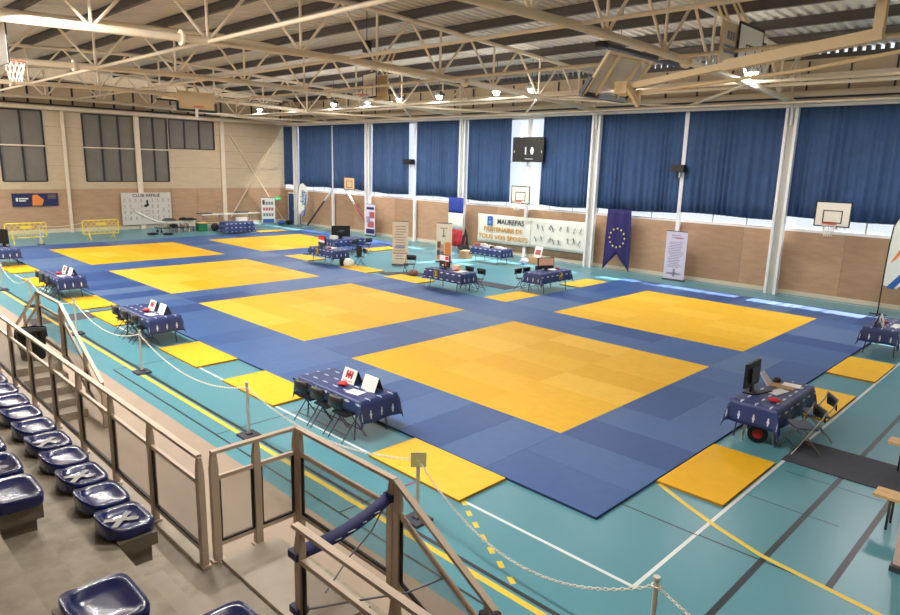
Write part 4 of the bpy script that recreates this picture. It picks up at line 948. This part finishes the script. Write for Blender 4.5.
# guard rails
def guard(label,p0,p1,zr,zb,posts_t,group='glazed guard rails',glass=True):
    # level guard from p0 to p1 at handrail height zr (start,end), bottom zb (start,end)
    t=thing('guard_rail',label,'guard rail',(0,0,0),0,group)
    a=Vector((p0[0],p0[1],0)); b=Vector((p1[0],p1[1],0)); 
    def pt(s,z): p=a.lerp(b,s); return Vector((p.x,p.y,z))
    zl=lambda q,s: q[0]+(q[1]-q[0])*s
    m=MB(); m.bar(pt(0,zl(zr,0)),pt(1,zl(zr,1)),.06,.032); m.build('handrail',M_rail,t)
    for i,s in enumerate(posts_t):
        m=MB(); z1=zl(zr,s)-.01; z0=zl(zb,s)
        d=(b-a).normalized()
        p=pt(s,0)
        Rm=Matrix((d,Vector((-d.y,d.x,0)),Vector((0,0,1)))).transposed()
        m.box((p.x,p.y,(z0+z1-.16)/2),(.075,.06,z1-.16-z0),0,Rm)
        q=[Rm@Vector(v)+p for v in [(-.0375,-.03,z1-.16),(.0375,-.03,z1-.16),(.0375,.03,z1-.16),(-.0375,.03,z1-.16),(-.02,-.018,z1),(.03,-.018,z1),(.03,.018,z1),(-.02,.018,z1)]]
        m.add(q,[(0,1,5,4),(1,2,6,5),(2,3,7,6),(3,0,4,7),(4,5,6,7)])
        m.box((p.x,p.y,z0+.01),(.13,.09,.02),0,Rm); m.build('post',M_rail,t)
    for s0,s1 in zip(posts_t[:-1],posts_t[1:]):
        L=(b-a).length; e=.05/L
        A0,A1=s0+e,s1-e; tz=lambda s: zl(zr,s)-.27; bz=lambda s: zl(zb,s)+.17
        fr=MB(); fr.bar(pt(s0,tz(s0)),pt(s1,tz(s1)),.035,.04); fr.build('panel_top_rail',M_rail,t); fr=MB(); fr.bar(pt(s0,bz(s0)),pt(s1,bz(s1)),.035,.04); o=fr.build('panel_bottom_rail',M_rail,t)
        gk=MB(); w_=.012
        for P,Q in ((pt(A0,bz(A0)+.03),pt(A0,tz(A0)-.03)),(pt(A1,bz(A1)+.03),pt(A1,tz(A1)-.03)),(pt(A0,bz(A0)+.03),pt(A1,bz(A1)+.03))): gk.bar(P,Q,.03,.02)
        gk.build('gasket',M_gask,o)
        gl=MB(); dd=(b-a).normalized(); nn=Vector((-dd.y,dd.x,0))*.003
        gl.prism([pt(A0,bz(A0)+.02)-nn,pt(A1,bz(A1)+.02)-nn,pt(A1,tz(A1)-.02)-nn,pt(A0,tz(A0)-.02)-nn],nn*2); gl.build('glass_panel',M_glass,o)
    return t
GX=-6.65; OX=-5.6
ZR_=1.83
def G(label,p0,p1,zr=(ZR_,ZR_),zb=(.69,.69),ps=(0,1)): return guard(label,p0,p1,zr,zb,list(ps))
L=13.6-(-.5)
G('long guard rail along the front of the grandstand',(GX,-.5),(GX,13.6),ps=[(-.56+1.163*k+.5)/L+.004 for k in range(0,13)])
G('short guard rail across the back of the near landing',(GX+.12,-.5),(OX,-.5),ps=(.02,.5,1))
G('outer guard rail along the near stair landing',(OX,-.5),(OX,-2.1),ps=(.04,.97))
G('sloping outer guard rail of the near stairs',(OX,-2.1),(OX,-3.9),zr=(ZR_,ZR_-1.0),zb=(.69,.01),ps=(.02,.62,1))
G('inner guard rail facing the near stairs, blue tape on post',(GX,-2.14),(GX,-6.5),ps=(.015,.27,.53,.8))
G('outer guard rail along the far stair landing',(OX,9.0),(OX,7.5),ps=(.02,.98))
G('sloping outer guard rail of far stairs, near flight',(OX,7.5),(OX,5.5),zr=(ZR_,ZR_-1.05),zb=(.70,.01),ps=(.03,.6,1))
G('sloping outer guard rail of far stairs, far flight',(OX,9.0),(OX,11.0),zr=(ZR_,ZR_-1.05),zb=(.70,.01),ps=(.03,.6,1))
# stairs
t=thing('concrete_staircase','concrete landing and stairs in front of the near guard rail','stairs',(0,0,0))
m=MB(); m.box(((-6.5-5.88)/2,(-.56-2.1)/2,.36),(.62,1.54,.72)); m.build('landing',mat('pale_concrete',(176,166,150),.8,var=.06,scale=5),t)
for k in range(3):
    m=MB(); h=.72-.17*(k+1)-.01; m.box(((-6.5-5.88)/2,-2.1-.3*k-.15,h/2),(.62,.3,h)); m.build('step',M_conc2,t)
m=MB(); m.box((-5.72,-1.3,.2),(.3,1.6,.4)); m.box((-5.72,-2.75,.1),(.3,1.3,.2)); m.build('side_kerb',M_conc,t)
t=thing('concrete_staircase','concrete landing and stairs beside the black bin','stairs',(0,0,0))
m=MB(); m.box(((-6.5-5.66)/2,8.25,.35),(.84,1.5,.70)); m.build('landing',M_conc2,t)
for s in (-1,1):
    for k in range(4):
        h=.70-.14*(k+1); y=(7.5-.33*k-.165) if s<0 else (9.0+.33*k+.165)
        m=MB(); m.box(((-6.5-5.66)/2,y,h/2),(.84,.33,h)); m.box(((-6.5-5.66)/2,y-(.155 if s<0 else -.155),h+.002),(.84,.02,.004),1); m.build('step',[M_conc2,M_base],t)
# bin
t=thing('waste_bin','black bin with liner on the far stair landing','bin',(-5.98,8.12,.7))
m=MB(); m.lathe([(0,0),(.2,0),(.25,.55),(.26,.56),(.23,.55),(.2,.1),(0,.08)],n=20); m.build('tub',M_rub,t); m=MB(); 
def lf(u,v): a=2*PI*u; r=.265+.02*math.sin(9*a)*v; return (r*math.cos(a),r*math.sin(a),.58-.16*v+.01*math.sin(7*a))
m.grid(lf,36,3); o=m.build('liner',M_bin,t,fix=False)
m=MB(); m.box((0,0,0),(.02,.18,.5)); tag(m.build('notice_sheet',M_yl,None,(-5.82,6.03,.255),.0),'yellow notice behind the guard glass at the far stairs foot','notice')
# barrier tape
t=thing('barrier_tape','dark blue tape tied across the near stair landing','tape',(0,0,0))
pa,pb=Vector((GX+.05,-2.2,1.62)),Vector((OX-.04,-2.05,1.66))
m=MB()
def tp(u,v):
    p=pa.lerp(pb,u); p.z-=.05*4*u*(1-u); ang=.75+.15*math.sin(u*3); w_=.11
    return tuple(p+Vector((0,math.sin(ang)*w_*(v-.5),math.cos(ang)*w_*(v-.5))))
m.grid(tp,20,2); o=m.build('main_ribbon',M_navy,t,fix=False); so=o.modifiers.new('th','SOLIDIFY'); so.thickness=.003
m=MB()
for i in range(5): 
    u=.18+.16*i; p=pa.lerp(pb,u); p.z-=.05*4*u*(1-u); m.box(p+Vector((0,-.03,-.02)),(.04+.02*(i%3),.003,.006))
m.build('white_print',M_paper,t)
for c_ in ((GX,-2.17,1.6),(OX,-2.05,1.66),(GX,-2.17,1.12)): m=MB(); m.box(c_,(.1,.12,.06)); m.build('knot',M_navy,t)
m=MB(); m.tube([pb,(OX-.1,-1.9,1.3),(OX-.3,-1.8,1.05),(GX+.4,-1.95,.95)],.008,5); m.tube([(GX,-2.2,1.12),(-6.3,-2.35,1.1),(-5.9,-2.6,1.12),(OX,-2.75,1.2)],.01,5); m.build('loose_strand',M_ink,t)
# black pole ends near bottom
for i,(x,y) in enumerate(((-6.57,-4.0),(-6.52,-4.06))):
    m=MB(); m.cyl((0,0,.68),(0,0,2.02),.022,14); m.cyl((0,0,2.0),(0,0,2.04),.027,14); tag(m.build('pole_end',M_black,None,(x,y,0)),'black round pole end at the bottom edge, %s of two'%('left','right')[i],'pole','black pole ends')
# benches at right
for (x,y,l) in ((.76,-5.9,'pale wooden bench at the right edge, nearer one'),(2.95,-5.6,'pale wooden bench at the right edge, farther one')):
    t=thing('gym_bench',l,'bench',(x,y,0)); m=MB(); 
    for dx in (-.075,.075): m.box((dx,0,.44),(.14,2.7,.035))
    m.build('seat',M_benchw,t)
    for yy in (-1.15,1.15):
        m=MB(); m.tube([(-.13,yy,.0),(-.12,yy,.42),(.12,yy,.42),(.13,yy,0)],.016,6); m.build('leg',M_black,t)
# ------------------------------------------------------------------ light
wd=bpy.data.worlds.new('world'); sc.world=wd; wd.use_nodes=True; bg=wd.node_tree.nodes['Background']; bg.inputs[0].default_value=(.84,.93,1,1); bg.inputs[1].default_value=1.15
def lamp(tp,loc,energy,color,size=.5,rot=(0,0,0)):
    L_=bpy.data.lights.new('lamp',tp); L_.energy=energy; L_.color=color
    if tp=='AREA': L_.size=size
    elif tp=='POINT': L_.shadow_soft_size=.15
    o=bpy.data.objects.new('flood_and_fill_light',L_); COL.objects.link(o); o.location=loc; o.rotation_euler=rot; return o
warm=(1,.95,.88)
for i,y in enumerate(ly+[29,7.2,-2.5]):  # extra positions have no fixture; nearest added to brighten the near right floor
    lamp('AREA',(13.3,y,7.44),295,(1,.98,.95),.45,(0,.12,0))
    lamp('POINT',(12.7,y,7.5),50,warm)
for y,e in ((-3.5,230),(1.5,320),(6.5,440),(10.2,460),(16,470),(20.5,500),(25,500),(30,500),(35,500)):  # unseen stand-side row; its nearest lamp is added to brighten the foreground stand
    lamp('AREA',(-4.9,y,7.45),e,warm,.45,(0,-.3,0))
    lamp('POINT',(-6.5,y,7.3),e*.16,warm)
sn=bpy.data.lights.new('sun','SUN'); sn.energy=22; sn.angle=.01; sn.color=(1,.98,.94)
so=bpy.data.objects.new('sun',sn); COL.objects.link(so); dv=Vector((-.92,.1,-1)).normalized(); so.rotation_euler=dv.to_track_quat('-Z','Y').to_euler()
# ------------------------------------------------------------------ view
sc.view_settings.view_transform='Standard'; sc.view_settings.look='None'; sc.view_settings.exposure=0; sc.view_settings.gamma=1
try: sc.view_settings.use_curve_mapping=False
except Exception: pass
sc.cycles.use_denoising=True
sc.cycles.max_bounces=6; sc.cycles.transparent_max_bounces=12
